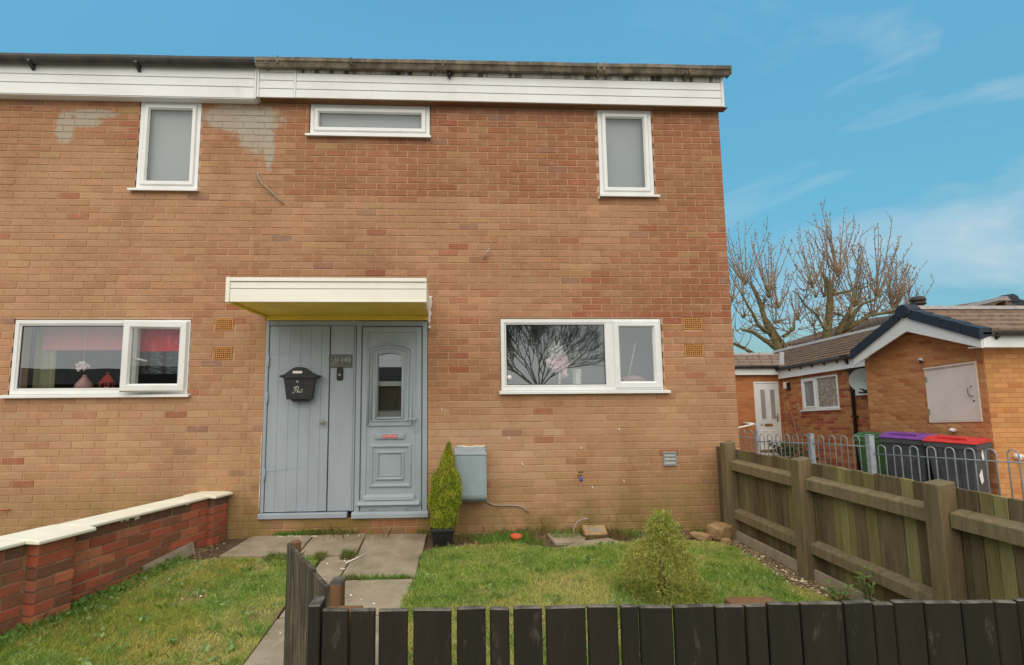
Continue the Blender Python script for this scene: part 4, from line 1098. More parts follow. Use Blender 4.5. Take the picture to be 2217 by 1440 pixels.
# ------------------------------------------------------------------ left garden wall
gw = thing('garden_wall', 'low red brick garden wall with cream coping on the left', 'garden wall', (-5.6, -1.2, 0))
gdir = Vector((-5.877 + 5.465, -1.973 + 0.146, 0)).normalized()
gnor = Vector((-gdir.y, gdir.x, 0))                 # towards the path (+x)
gorg = Vector((-5.465, -0.146, 0))
WS = 0.058                                          # rise of the wall per metre towards the camera
def GW(s, n, z):
    p = gorg + gdir * s + gnor * n
    return Vector((p.x, p.y, z + WS * s))
gxf = lambda v: GW(v.x, v.y, v.z)
wcore = MB(); wcore.xf = gxf
H0 = 0.435
wcore.box(-0.14, 3.6, -0.20, -0.006, -0.12, H0); wcore.box(-0.105, 0.078, -0.22, 0.052, -0.12, H0); wcore.box(1.517, 1.743, -0.22, 0.072, -0.12, H0)
wcore.build('wall_core', M['wall_mortar'], gw)
wb_me = MB(); 
e = .016
L = [[(-.5, -.5, -.5), (.5, -.5, -.5), (.5, -.5, .5), (-.5, -.5, .5)], [(-.5, .44, -.5), (.5, .44, -.5), (.5, .44, .5), (-.5, .44, .5)], [(-.5 + e, .5, -.5 + .06), (.5 - e, .5, -.5 + .06), (.5 - e, .5, .5 - .06), (-.5 + e, .5, .5 - .06)]]
fs = [(8, 11, 10, 9)]
for i in range(2):
    for k in range(4):
        fs.append((i * 4 + k, (i + 1) * 4 + k, (i + 1) * 4 + (k + 1) % 4, i * 4 + (k + 1) % 4))
wb_me.add([p for lp_ in L for p in lp_], fs)
WB = wb_me.mesh('brick', M['wall_brick'])
WCOL = [S(178, 92, 66), S(184, 104, 74), S(166, 84, 60), S(152, 90, 66), S(136, 86, 64), S(188, 114, 82)]
ang = math.atan2(gdir.y, gdir.x)
def wall_brick_obj(s0, s1, z0, z1, n_face, depth=0.1, side=False):
    if side:      # header face on the camera side of a pier: s0..s1 becomes n range
        c = GW(s0, (n_face[0] + n_face[1]) / 2, (z0 + z1) / 2)
        o = bpy.data.objects.new('brick', WB); rot = ang + math.pi / 2
        c = c - gdir * (depth / 2 - 0.0)
        sc = (n_face[1] - n_face[0], depth, z1 - z0)
        o.rotation_euler = (0, 0, ang - math.pi / 2)
    else:
        c = GW((s0 + s1) / 2, n_face - depth / 2, (z0 + z1) / 2)
        o = bpy.data.objects.new('brick', WB)
        sc = (s1 - s0, depth, z1 - z0)
        o.rotation_euler = (0, -math.atan(WS) + random.uniform(-.012, .012), ang)
    o.location = c; o.scale = sc
    COL.objects.link(o); o.parent = gw; o.matrix_parent_inverse = Matrix.Translation(-gw.location)
    k = random.uniform(0.8, 1.2); c_ = random.choice(WCOL)
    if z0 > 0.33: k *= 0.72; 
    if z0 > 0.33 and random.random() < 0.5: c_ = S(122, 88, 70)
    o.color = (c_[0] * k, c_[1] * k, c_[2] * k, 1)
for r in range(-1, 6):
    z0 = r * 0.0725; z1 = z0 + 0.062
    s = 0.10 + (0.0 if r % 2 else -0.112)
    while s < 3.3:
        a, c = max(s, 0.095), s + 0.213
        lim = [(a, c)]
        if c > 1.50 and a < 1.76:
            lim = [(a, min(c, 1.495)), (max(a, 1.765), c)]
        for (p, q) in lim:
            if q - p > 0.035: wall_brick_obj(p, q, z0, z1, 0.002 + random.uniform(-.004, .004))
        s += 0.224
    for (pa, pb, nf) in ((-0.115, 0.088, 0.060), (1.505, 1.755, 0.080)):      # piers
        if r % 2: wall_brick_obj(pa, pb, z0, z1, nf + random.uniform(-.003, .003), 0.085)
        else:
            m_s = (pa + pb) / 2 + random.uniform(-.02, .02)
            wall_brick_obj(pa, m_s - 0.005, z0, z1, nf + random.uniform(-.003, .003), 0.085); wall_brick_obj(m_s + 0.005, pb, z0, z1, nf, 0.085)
# coping: cream painted stones, wider on the piers
def coping(s0, s1, n0, n1, z=H0, t=0.034):
    b = MB(); b.xf = gxf
    b.prism([(n0, z + 0.004), (n1, z + 0.004), (n1, z + t * 0.75), (n1 - 0.05, z + t), (n0 + 0.05, z + t), (n0, z + t * 0.75)], 'x', s0, s1)
    b.build('coping_stone', M['coping'], gw, bev=0.006, segs=2)
coping(-0.15, 0.115, -0.26, 0.10); coping(0.118, 0.80, -0.235, 0.030); coping(0.803, 1.40, -0.235, 0.034)
coping(1.403, 1.80, -0.255, 0.135); coping(1.803, 2.55, -0.235, 0.034); coping(2.553, 3.4, -0.235, 0.032)
# paint runs under the coping
for s in (0.9, 1.0, 1.05, 2.05, 2.12, 1.93, 0.35):
    b = MB(); b.xf = gxf
    w = random.uniform(.02, .06); h = random.uniform(.012, .03)
    b.prism([(s, H0 + .004), (s + w, H0 + .004), (s + w * .8, H0 - h), (s + w * .5, H0 - h * .6), (s + w * .2, H0 - h * .9)], 'y', 0.0, 0.008); b.build('paint_run', M['coping'], gw)
# loose edging slab leaning at the foot of the wall
b = MB(); b.xf = gxf
b.hexa([(0.30, 0.02, -0.02), (0.85, 0.02, -0.02), (0.85, 0.06, -0.02), (0.30, 0.06, -0.02), (0.30, 0.005, 0.085), (0.85, 0.005, 0.03), (0.85, 0.03, 0.03), (0.30, 0.03, 0.085)])
tag(b.build('edging_slab', M['slab'], None, bev=0.004), 'thin concrete edging strip leaning at the foot of the garden wall', 'edging')

# ------------------------------------------------------------------ timber fence on the right
fence = thing('timber_fence', 'weathered brown timber fence with green stained boards on the right', 'fence', (-0.3, -1.6, 0))
def fz(y): return 0.862 + (-0.4 - y) * 0.024         # top line of the boards
y = 0.02; k = 0
BX = -0.262
while y > -4.4:
    w = random.uniform(0.062, 0.096)
    b = MB()
    t = fz(y) + random.uniform(-.006, .006)
    b.box(BX + random.uniform(-.003, .003), BX + 0.020, y - w, y - 0.004, 0.055, t)
    b.build('board', M['fence_boards'][random.choice((0, 0, 0, 1, 1, 2, 3, 3))], fence, bev=0.003)
    y -= w; k += 1
posts = [(-0.315, 0.93), (-1.325, 0.918), (-2.43, 0.945), (-3.46, 0.97), (-4.4, 0.98)]
for i, (py, pz) in enumerate(posts):
    b = MB()
    b.hexa([(-0.378, py - 0.052, -0.1), (-0.268, py - 0.052, -0.1), (-0.268, py + 0.052, -0.1), (-0.378, py + 0.052, -0.1),
            (-0.378, py - 0.05, pz - 0.012), (-0.268, py - 0.05, pz + 0.008), (-0.268, py + 0.05, pz + 0.008), (-0.378, py + 0.05, pz - 0.012)])
    b.build('post', M['fence_post'], fence, bev=0.008, segs=2)
for i in range(len(posts) - 1):
    ya, yb = posts[i][0] - 0.054, posts[i + 1][0] + 0.054
    for (za, zb_, h) in ((0.742 + i * 0.02, 0.756 + i * 0.02, 0.085), (0.268, 0.268, 0.078)):
        b = MB()
        b.hexa([(-0.335, ya, za - h), (-0.335, yb, zb_ - h), (-0.264, yb, zb_ - h + .004), (-0.264, ya, za - h + .004), (-0.335, ya, za), (-0.335, yb, zb_), (-0.264, yb, zb_ + 0.024), (-0.264, ya, za + 0.024)])
        b.build('rail', M['fence_rail'], fence, bev=0.005)
    b = MB(); b.box(-0.322, -0.300, yb, ya, -0.05, 0.075); b.build('gravel_board', M['slab'], fence, bev=0.003)
b = MB(); b.box(-0.2985, -0.264, -4.35, -0.37, -0.02, 0.058); b.build('gravel_fill', M['soil'], fence)

# ------------------------------------------------------------------ black front fence and gate
ff = thing('front_fence', 'low black stained timber fence in front with narrow gaps between boards', 'fence', (-2.4, -3.45, 0))
FB = [(-3.625, -3.535), (-3.527, -3.443), (-3.431, -3.331), (-3.312, -3.180), (-3.162, -3.062), (-3.047, -2.980), (-2.964, -2.866), (-2.852, -2.714), (-2.706, -2.602), (-2.590, -2.530),
      (-2.524, -2.411), (-2.403, -2.264), (-2.258, -2.160), (-2.150, -2.080), (-2.072, -1.962), (-1.954, -1.806), (-1.800, -1.700), (-1.696, -1.627), (-1.621, -1.520), (-1.514, -1.386), (-1.380, -1.264), (-1.258, -1.184), (-1.178, -1.06), (-1.05, -0.94), (-0.93, -0.80), (-0.79, -0.68), (-0.67, -0.55), (-0.54, -0.43)]
def ffy(x): return -3.424 - (x + 3.6) * 0.0285
def cap_mat_board(name, poly_z, x0, x1, root, top, mat=None):
    """a board with its worn top edge as a strip of its own colour"""
    yy = ffy(x0) + random.uniform(-.002, .002); yy2 = ffy(x1) + random.uniform(-.002, .002)
    b = MB()
    t0 = top + random.uniform(-.004, .004); t1 = t0 + random.uniform(-.003, .003)
    b.hexa([(x0, yy, -0.05), (x1, yy2, -0.05), (x1, yy2 + 0.021, -0.05), (x0, yy + 0.021, -0.05), (x0, yy, t0), (x1, yy2, t1), (x1, yy2 + 0.021, t1), (x0, yy + 0.021, t0)])
    me = b.mesh(name, mat or M['stain_black'], bev=0.004)
    me.materials.append(M['stain_top'])
    for p in me.polygons:
        if p.normal.z > 0.3: p.material_index = 1
    return link(name, me, root)
for (a, c) in FB:
    cap_mat_board('board', None, a, c, ff, 0.752)
nl = MB()
for (a, c) in FB:
    for z_ in (0.455, 0.48):
        for x_ in (a + 0.018, c - 0.018):
            nl.tube([(x_ + random.uniform(-.004, .004), ffy(x_) + 0.002, z_), (x_, ffy(x_) - 0.0035, z_)], 0.0032, 6)
nl.build('nail', M['pipe_black'], ff, kind='stuff')
b = MB(); b.box(-3.672, -3.632, -3.425, -3.345, -0.05, 0.772); me = b.mesh('end_board', M['stain_black'], bev=0.004); me.materials.append(M['stain_top'])
for p in me.polygons:
    if p.normal.z > 0.3: p.material_index = 1
link('end_board', me, ff)
def rail_piece(x0, x1, z0, z1, off0=0.0225, off1=0.062, mat=None, name='rail'):
    b = MB(); b.hexa([(x0, ffy(x0) + off0, z0), (x1, ffy(x1) + off0, z0), (x1, ffy(x1) + off1, z0), (x0, ffy(x0) + off1, z0), (x0, ffy(x0) + off0, z1), (x1, ffy(x1) + off0, z1), (x1, ffy(x1) + off1, z1), (x0, ffy(x0) + off1, z1)])
    return b.build(name, mat or M['stain_black'], ff, bev=0.004)
rail_piece(-3.63, -0.43, 0.43, 0.505); rail_piece(-3.63, -0.43, 0.08, 0.155)
rail_piece(-3.63, -3.50, -0.05, 0.724, 0.063, 0.11, M['raw_timber'], 'post')
rail_piece(-2.16, -1.985, -0.05, 0.728, 0.063, 0.125, M['raw_timber'], 'post')
rail_piece(-0.60, -0.50, -0.05, 0.728, 0.063, 0.125, M['raw_timber'], 'post')

gate = thing('gate', 'narrow timber gate standing open beside the path, weathered black boards', 'gate', (-3.62, -3.15, 0))
ga, gb = Vector((-3.665, -3.215, 0)), Vector((-3.985, -2.655, 0))      # hinge end, far end (outer faces)
gd = (gb - ga).normalized(); gn = Vector((-gd.y, gd.x, 0)) * -1       # gn towards the path
GL = (gb - ga).length
gx = lambda v: ga + gd * v.x + gn * v.y + Vector((0, 0, v.z))
s = 0.0
while s < GL - 0.02:
    w = min(random.uniform(0.068, 0.098), GL - s)
    b = MB(); b.xf = gx; b.box(s + 0.001, s + w - 0.002, 0.0, 0.02, 0.06, 0.752 + random.uniform(-.006, .006))
    me = b.mesh('board', M['gate_board'], bev=0.003); me.materials.append(M['stain_top'])
    for p in me.polygons:
        if p.normal.z > 0.3: p.material_index = 1
    link('board', me, gate)
    s += w
for (z0, z1) in ((0.56, 0.63), (0.16, 0.23)):
    b = MB(); b.xf = gx; b.box(0.0, GL, 0.021, 0.05, z0, z1); b.build('rail', M['gate_board'], gate, bev=0.004)
b = MB(); b.xf = gx; b.box(GL - 0.045, GL, 0.021, 0.06, 0.06, 0.756); b.build('stile', M['raw_timber'], gate, bev=0.004)
gp = MB(); gp.box(-3.655, -3.605, -3.20, -3.12, -0.1, 0.755)
me = gp.mesh('gate_post', M['raw_timber'], bev=0.005); me.materials.append(M['stain_top'])
for p in me.polygons:
    if p.normal.z > 0.3: p.material_index = 1
tag(link('gate_post', me), 'square brown gate post between the open gate and the black fence', 'gate post')

# ------------------------------------------------------------------ hoop topped railing
rl = thing('railing', 'grey hoop topped steel railing behind the timber fence', 'railing', (3.4, 3.0, -0.2))
RA, RB = Vector((3.10, 4.95, 0)), Vector((3.94, 0.70, 0))
rd = (RB - RA).normalized(); RLEN = (RB - RA).length
def rz(s): return 0.555 + 0.036 * s
def RP(s, z): 
    p = RA + rd * s
    return (p.x, p.y, z)
def rail_bar(s0, s1):
    for dz in (-0.155, -0.86):
        b = MB(); b.tube([RP(s0, rz(s0) + dz), RP(s1, rz(s1) + dz)], 0.009, 6); b.build('rail', M['galv'], rl)
def hoop(s, w=0.115, dz=0.0):
    t = rz(s) + dz; r = w / 2
    pts = [RP(s - r, t - 0.9), RP(s - r, t - r)] + [RP(s - r * math.cos(a), t - r + r * math.sin(a)) for a in [math.pi * k / 8 for k in range(1, 8)]] + [RP(s + r, t - r), RP(s + r, t - 0.9)]
    b = MB(); b.tube(pts, 0.0085, 6); b.build('hoop', M['galv'], rl)
for (s, w, dz) in ((1.598, 0.075, 0.0), (2.618, 0.085, 0.01)):
    b = MB(); p = RA + rd * s; t = rz(s) + 0.0 + (0.03 if s > 2 else -0.01)
    t = 0.60 if s < 2 else 0.68
    b.box(p.x - w / 2, p.x + w / 2, p.y - w / 2, p.y + w / 2, -0.5, t); po = b.build('post', M['galv_post'], rl, bev=0.004)
    b = MB(); b.box(p.x - w / 2 - .004, p.x + w / 2 + .004, p.y - w / 2 - .004, p.y + w / 2 + .004, t, t + 0.008); b.build('cap', M['galv_post'], po)
b = MB(); p = RA + rd * 0.40; b.box(p.x - .022, p.x + .022, p.y - .022, p.y + .022, -0.5, 0.60); b.build('post', M['galv_post'], rl, bev=0.003)
def rseg(ss, top0, top1, x0, x1):
    for i, s in enumerate(ss):
        t = top0 + (top1 - top0) * i / max(1, len(ss) - 1)
        w = 0.105; r = w / 2
        pts = [RP(s - r, t - 0.9), RP(s - r, t - r)] + [RP(s - r * math.cos(a), t - r + r * math.sin(a)) for a in [math.pi * k / 8 for k in range(1, 8)]] + [RP(s + r, t - r), RP(s + r, t - 0.9)]
        b = MB(); b.tube(pts, 0.0085, 6); b.build('hoop', M['galv'], rl)
    for dz in (-0.15, -0.84):
        b = MB(); b.tube([RP(x0, top0 + dz), RP(x1, top1 + dz)], 0.009, 6); b.build('rail', M['galv'], rl)
rseg([-0.31, -0.125, 0.059, 0.243], 0.53, 0.55, -0.45, 0.40)
rseg([0.524 + 0.1908 * k for k in range(6)], 0.489, 0.58, 0.42, 1.56)
rseg([1.782, 1.99, 2.197, 2.402], 0.593, 0.646, 1.64, 2.58)
rseg([2.787 + 0.2225 * k for k in range(11)], 0.542, 0.72, 2.66, 5.15)

# ------------------------------------------------------------------ bungalows on the right
def xf_side(px, py, shear, y0):
    """local x runs along -Y of the world (left to right seen from the garden), local -y points to -X"""
    def f(v):
        wy = py - v.x
        return Vector((px + v.y, wy, v.z - shear * (wy - y0)))
    return f

def masonry(root, length, height, xf, place, mat_obj, mat_attr, mortar, cols, top=None, holes=(), singles=280, z_min=-0.6, depth=0.2, keep=None):
    """bricks on a wall given in local x (length) and z; place(o, cx, cz) puts a single brick object"""
    rows = []
    z = z_min
    r = 0
    while z < height:
        x = -0.1125 if r % 2 else 0.0
        while x < length:
            a, c = max(x + 0.005, 0.0), min(x + 0.22, length)
            zt = z + CRS - 0.01
            if c - a > 0.03 and (top is None or zt < top((a + c) / 2) - 0.0):
                for rc in cut_rects((a, c, z, zt), holes):
                    rows.append(rc)
            x += 0.225
        z += CRS; r += 1
    vis = [q for q in rows if keep is None or keep(q)]
    vis.sort(key=lambda q: -(q[2]))
    single = set(vis[:singles])
    rest = MB(); rest.xf = xf
    for rc in rows:
        col = jitter(pick(cols), 0.09)
        if rc in single:
            o = bpy.data.objects.new('brick', ORANGE_ME); COL.objects.link(o)
            o.parent = root; o.matrix_parent_inverse = Matrix.Translation(-root.location)
            place(o, rc); o.color = (*col, 1)
        else:
            add_brick(rest, rc[0], rc[1], rc[2], rc[3], random.uniform(-.001, .001), col)
    if rest.v:
        rest.build('brickwork', mat_attr, root, kind='stuff')
    mo = MB(); mo.xf = xf
    if top is None:
        bx = sorted({0.0, length} | {v for h in holes for v in h[:2]}); bz = sorted({z_min, height} | {v for h in holes for v in h[2:]})
        for i in range(len(bx) - 1):
            for j in range(len(bz) - 1):
                if any(h[0] < (bx[i] + bx[i + 1]) / 2 < h[1] and h[2] < (bz[j] + bz[j + 1]) / 2 < h[3] for h in holes): continue
                mo.box(bx[i], bx[i + 1], 0.004, depth, bz[j], bz[j + 1])
    else:
        n = 12
        poly = [(0, z_min), (length, z_min)] + [(length * (1 - k / n), top(length * (1 - k / n))) for k in range(n + 1)]
        mo.prism(poly, 'y', 0.004, depth)
    mo.build('wall', mortar, root)

ORANGE_ME = bpy.data.meshes.new('brick'); ORANGE_ME = BRICK_ME.copy(); ORANGE_ME.materials.clear(); ORANGE_ME.materials.append(M['orange_brick_obj'])
OC = [(S(196, 138, 92), 45), (S(188, 128, 84), 35), (S(178, 112, 74), 14), (S(200, 148, 102), 6)]

# -- brick store with a gable, nearest to the fence
store = thing('brick_store', 'orange brick outbuilding with a gable, dark verge tiles and a small cream door', 'outbuilding', (6.0, 2.9, 0))
SH, SY = 0.10, 1.9
gx0 = 4.0                                    # local x = 4.0 - y
gxf_ = xf_side(5.10, 4.0, SH, SY)
GLEN = 2.108
def gable_top(x):
    y = 4.0 - x
    return 2.17 + 0.56 * (1 - abs(y - 2.84) / 1.12)
door_hole = (4.0 - 2.82, 4.0 - 1.99, 0.915, 1.835)
def place_gable(o, rc):
    c = gxf_(Vector(((rc[0] + rc[1]) / 2, 0, (rc[2] + rc[3]) / 2)))
    o.location = c; o.rotation_euler = (math.atan(SH), 0, -math.pi / 2)
    o.rotation_euler = (0, math.atan(SH), -math.pi / 2)
    o.scale = (rc[1] - rc[0], 1, rc[3] - rc[2])
masonry(store, GLEN, 2.6, gxf_, place_gable, None, M['orange_brick_attr'], M['orange_mortar'], OC, top=gable_top, holes=[door_hole], singles=230, keep=lambda q: q[2] > 0.3)
def fxf(v): return Vector((5.107 + v.x, 1.882 + v.y, v.z))
def place_front(o, rc):
    o.location = fxf(Vector(((rc[0] + rc[1]) / 2, 0, (rc[2] + rc[3]) / 2))); o.scale = (rc[1] - rc[0], 1, rc[3] - rc[2])
masonry(store, 4.0, 2.04, fxf, place_front, None, M['orange_brick_attr'], M['orange_mortar'], [(S(200, 144, 92), 60), (S(192, 134, 84), 30), (S(184, 120, 76), 10)], singles=65, keep=lambda q: q[1] < 0.95 and q[2] > 0.2)
# cupboard door in the gable
dm = MB(); dm.xf = gxf_; dm.ring(door_hole[0], door_hole[1], door_hole[2], door_hole[3], 0.035, -0.012, 0.05, 0.15); sd_ = dm.build('store_door', M['cream_door'], store)
dm = MB(); dm.xf = gxf_; dm.box(door_hole[0] + 0.036, door_hole[1] - 0.036, -0.004, 0.003, door_hole[2] + 0.036, door_hole[3] - 0.036); dm.build('panel', M['cream_door'], sd_)
dm = MB(); dm.xf = gxf_; dm.box(door_hole[0] + 0.0, door_hole[1] + 0.0, -0.03, 0.0, door_hole[3] - 0.012, door_hole[3] + 0.012); dm.build('drip_strip', M['cream_door'], sd_)
hx = door_hole[1] - 0.10; hz = 1.40
dm = MB(); dm.xf = gxf_; dm.tube([(hx, 0.0, hz + .07), (hx - .005, -0.05, hz + .075), (hx - .02, -0.06, hz + .03), (hx - .02, -0.06, hz - .04), (hx + .0, -0.05, hz - .085), (hx, 0.0, hz - .08)], 0.009, 7); dm.build('handle', M['silver'], sd_)
dm = MB(); dm.xf = gxf_; dm.tube([(hx + .01, 0.0, hz - .16), (hx + .01, -0.01, hz - .16)], 0.012, 8); dm.build('lock', M['black_metal'], sd_)
for z in (1.1, 1.65):
    dm = MB(); dm.xf = gxf_; dm.box(door_hole[0] + 0.016, door_hole[0] + 0.034, -0.02, -0.010, z - .05, z + .05); dm.build('hinge', M['silver'], sd_)
# roof: two slopes of tiles, ridge, verges, barge boards
EZ, RZ, RY, YN, YF = 2.255, 2.845, 2.82, 1.64, 3.98
def sh(v): return Vector((v.x, v.y, v.z - SH * (v.y - SY) * 0.75))
def slope_pt(side, t, x, dz=0.0):
    """t=0 at the eaves, 1 at the ridge"""
    y = (YN if side == 'n' else YF) * (1 - t) + RY * t
    return Vector((x, y, EZ * (1 - t) + RZ * t + dz))
rb = MB(); rb.xf = sh
for sd2 in ('n', 'f'):
    a0, a1 = slope_pt(sd2, 0, 4.86, -0.05), slope_pt(sd2, 0, 9.2, -0.05); b0, b1 = slope_pt(sd2, 1, 4.86, -0.05), slope_pt(sd2, 1, 9.2, -0.05)
    rb.hexa([a0, a1, b1, b0, a0 + Vector((0, 0, .03)), a1 + Vector((0, 0, .03)), b1 + Vector((0, 0, .03)), b0 + Vector((0, 0, .03))])
rb.build('roof', M['asphalt'], store)
NC = 5
def tile_row(root, side, k, x0, x1, mat, n_single):
    t0, t1 = k / NC, min(1.0, (k + 1.25) / NC)
    w = 0.30; x = x0
    off = 0.15 if k % 2 else 0
    x -= off
    while x < x1:
        xa, xb = max(x, x0) + 0.002, min(x + w, x1) - 0.002
        if xb - xa > 0.03:
            b = MB(); b.xf = sh
            lift0, lift1 = 0.048 + random.uniform(-.004, .004), 0.002
            p = [slope_pt(side, t0, xa, lift0 - .046), slope_pt(side, t0, xb, lift0 - .046), slope_pt(side, t1, xb, lift1 - .02), slope_pt(side, t1, xa, lift1 - .02),
                 slope_pt(side, t0, xa, lift0), slope_pt(side, t0, xb, lift0), slope_pt(side, t1, xb, lift1), slope_pt(side, t1, xa, lift1)]
            if side == 'f': p = [p[1], p[0], p[3], p[2], p[5], p[4], p[7], p[6]]
            b.hexa(p); b.build('roof_tile', mat, root)
        x += w
for k in range(NC):
    tile_row(store, 'n', k, 4.98, 8.2, M['tile'], 99)
rt = MB(); rt.xf = sh
for k in range(NC):      # the far slope is seen only edge on
    t0, t1 = k / NC, min(1.0, (k + 1.2) / NC)
    p = [slope_pt('f', t0, 9.2, 0.0), slope_pt('f', t0, 4.98, 0.0), slope_pt('f', t1, 4.98, -.015), slope_pt('f', t1, 9.2, -.015)]
    rt.hexa(p + [q + Vector((0, 0, .026)) for q in p])
rt.build('far_slope', M['tile'], store)
x = 4.98
while x < 8.0:           # ridge tiles
    b = MB(); b.xf = sh
    b.prism([(RY - 0.13, RZ - 0.02), (RY - 0.07, RZ + 0.055), (RY, RZ + 0.075), (RY + 0.07, RZ + 0.055), (RY + 0.13, RZ - 0.02), (RY, RZ + 0.03)], 'x', x, x + 0.44); b.build('ridge_tile', M['ridge'], store, bev=0.004)
    x += 0.447
def verge(root, xa, xb, pA, pB, n, mat, tf, drop=0.17):
    for k in range(n):
        p = pA.lerp(pB, k / n); q = pA.lerp(pB, (k + 0.97) / n)
        b = MB(); b.xf = tf
        up0, up1 = 0.050, 0.030
        b.hexa([(xa, p.y, p.z - drop * .78), (xb, p.y, p.z - drop * .4), (xb, q.y, q.z - drop * .4), (xa, q.y, q.z - drop * .78), (xa, p.y, p.z + up0), (xb, p.y, p.z + up0), (xb, q.y, q.z + up1), (xa, q.y, q.z + up1)])
        b.build('verge_tile', mat, root, bev=0.004)
verge(store, 4.80, 5.0, slope_pt('n', 0, 0, .0), slope_pt('n', 0.93, 0, .0), 4, M['verge'], sh)
verge(store, 4.80, 5.0, slope_pt('f', 0, 0, .0), slope_pt('f', 0.93, 0, .0), 6, M['verge'], sh)
b = MB(); b.xf = sh; b.prism([(RY - 0.14, RZ - 0.10), (RY - 0.13, RZ + 0.0), (RY - 0.05, RZ + 0.085), (RY + 0.05, RZ + 0.085), (RY + 0.13, RZ + 0.0), (RY + 0.14, RZ - 0.10), (RY, RZ - 0.15)], 'x', 4.785, 5.02); b.build('verge_cap', M['verge'], store, bev=0.006)
for side, y0, t1 in (('n', YN, 1), ('f', YF, 1)):       # barge boards
    a, c = slope_pt(side, 0.02, 0, -.02), slope_pt(side, 1.0, 0, -.02)
    b = MB(); b.xf = sh
    pts = [(a.y, a.z - 0.245), (c.y, c.z - 0.36), (c.y, c.z - 0.05), (a.y, a.z - 0.03)]
    if side == 'f': pts = pts[::-1]
    b.prism(pts, 'x', 4.84, 4.865); b.build('barge_board', M['upvc'], store, bev=0.003)
b = MB(); b.box(4.866, 9.1, 1.655, 1.675, 2.03, 2.205); b.build('fascia', M['upvc'], store, bev=0.002)
b = MB(); b.box(4.866, 9.1, 1.676, 1.88, 2.03, 2.045); b.build('soffit', M['upvc'], store)
b = MB(); b.xf = sh; b.box(4.866, 5.09, 1.676, 3.9, 2.028, 2.046)
gutter(store, 4.99, 9.1, 2.275, 2.275, M['gutter_black'], False, y=1.545, r=0.052)
for x in (5.05, 5.72, 6.6):
    b = MB(); b.prism([(1.654, 2.14), (1.654, 2.25), (1.56, 2.25), (1.56, 2.22)], 'x', x, x + 0.03); b.build('gutter_bracket', M['gutter_black'], store)
wl_ = thing('wall_light', 'small white security light on the gable above the cream door', 'wall light', (5.08, 2.84, 1.89))
MB().tube([(5.10, 2.84, 1.905), (5.05, 2.85, 1.90)], [0.035, 0.03], 10).build('base', M['white_print'], wl_)
MB().tube([(5.05, 2.84, 1.89), (5.02, 2.78, 1.86)], [0.018, 0.022], 8).build('lamp_head', M['black_plastic'], wl_)
tag(MB().tube([(5.10, 2.42, 0.74), (5.03, 2.41, 0.74), (5.02, 2.41, 0.72)], [0.034, 0.036, 0.034], 10).build('overflow_pipe', M['upvc']), 'white overflow pipe stub on the store wall above the red lidded bin', 'pipe')
hr = thing('handrail', 'white grab rail on the orange brick front wall at the far right edge', 'handrail', (5.5, 1.8, 0.4))
MB().tube([(5.42, 1.88, 0.40), (5.42, 1.79, 0.40)], [0.05, 0.035], 12).tube([(5.42, 1.79, 0.40), (5.45, 1.77, 0.40), (6.4, 1.77, 0.40)], 0.02, 8).build('rail', M['white_print'], hr)

# -- long bungalow behind, with a wing that closes the court
bung = thing('bungalow', 'brick bungalow with brown tiled roof and white fascia behind the grey railing', 'bungalow', (6.3, 7, 0))
BS, BY = 0.09, 5.5
bxf = xf_side(6.20, 8.0, BS, BY)              # local x = 8.0 - y
whole = (8.0 - 7.20, 8.0 - 6.0, 0.955, 1.775)
masonry(bung, 4.6, 1.86, bxf, None, None, M['orange_brick_attr'], make_mat('far_mortar', S(170, 128, 96), 0.95),
        [(S(176, 116, 74), 40), (S(160, 92, 64), 30), (S(176, 128, 80), 20), (S(150, 78, 58), 10)], holes=[whole], singles=0)
def cxf(v): return Vector((2.6 + v.x, 8.0 + v.y, v.z))
masonry(bung, 3.6, 1.76, cxf, None, None, M['orange_brick_attr'], M['orange_mortar'], [(S(184, 122, 78), 60), (S(176, 112, 70), 40)], holes=[(2.83, 3.55, -0.45, 1.56)], singles=0)
# window with net curtain
b = MB(); b.xf = bxf; b.ring(whole[0], whole[1], whole[2], whole[3], 0.055, -0.008, 0.06, 0.2); bw = b.build('window', M['upvc'], bung)
mu = whole[0] + 0.50
b = MB(); b.xf = bxf; b.box(mu - .03, mu + .03, -0.006, 0.05, whole[2] + .05, whole[3] - .05); b.build('mullion', M['upvc'], bw)
b = MB(); b.xf = bxf; b.ring(whole[0] + .045, mu - .02, whole[2] + .045, whole[3] - .045, 0.05, -0.022, 0.03, 0.2); b.build('sash', M['upvc'], bw)
b = MB(); b.xf = bxf; b.box(whole[0] + .09, mu - .06, 0.02, 0.026, whole[2] + .09, whole[3] - .09); b.box(mu + .03, whole[1] - .05, 0.02, 0.026, whole[2] + .05, whole[3] - .05); b.build('pane', M['glass_sash'], bw)
b = MB(); b.xf = bxf; b.box(mu + .02, whole[1] - .04, 0.034, 0.038, whole[2] + .04, whole[3] - .04); b.build('net_curtain', M['net'], bw)
b = MB(); b.xf = bxf; b.box(whole[0] + .05, mu - .02, 0.036, 0.040, whole[2] + .04, whole[3] - .04); b.build('blind', M['blind_pale'], bw)
b = MB(); b.xf = bxf; b.box(whole[0] - .04, whole[1] + .03, -0.05, 0.05, whole[2] - .03, whole[2] + .002); b.build('sill', M['upvc'], bw)
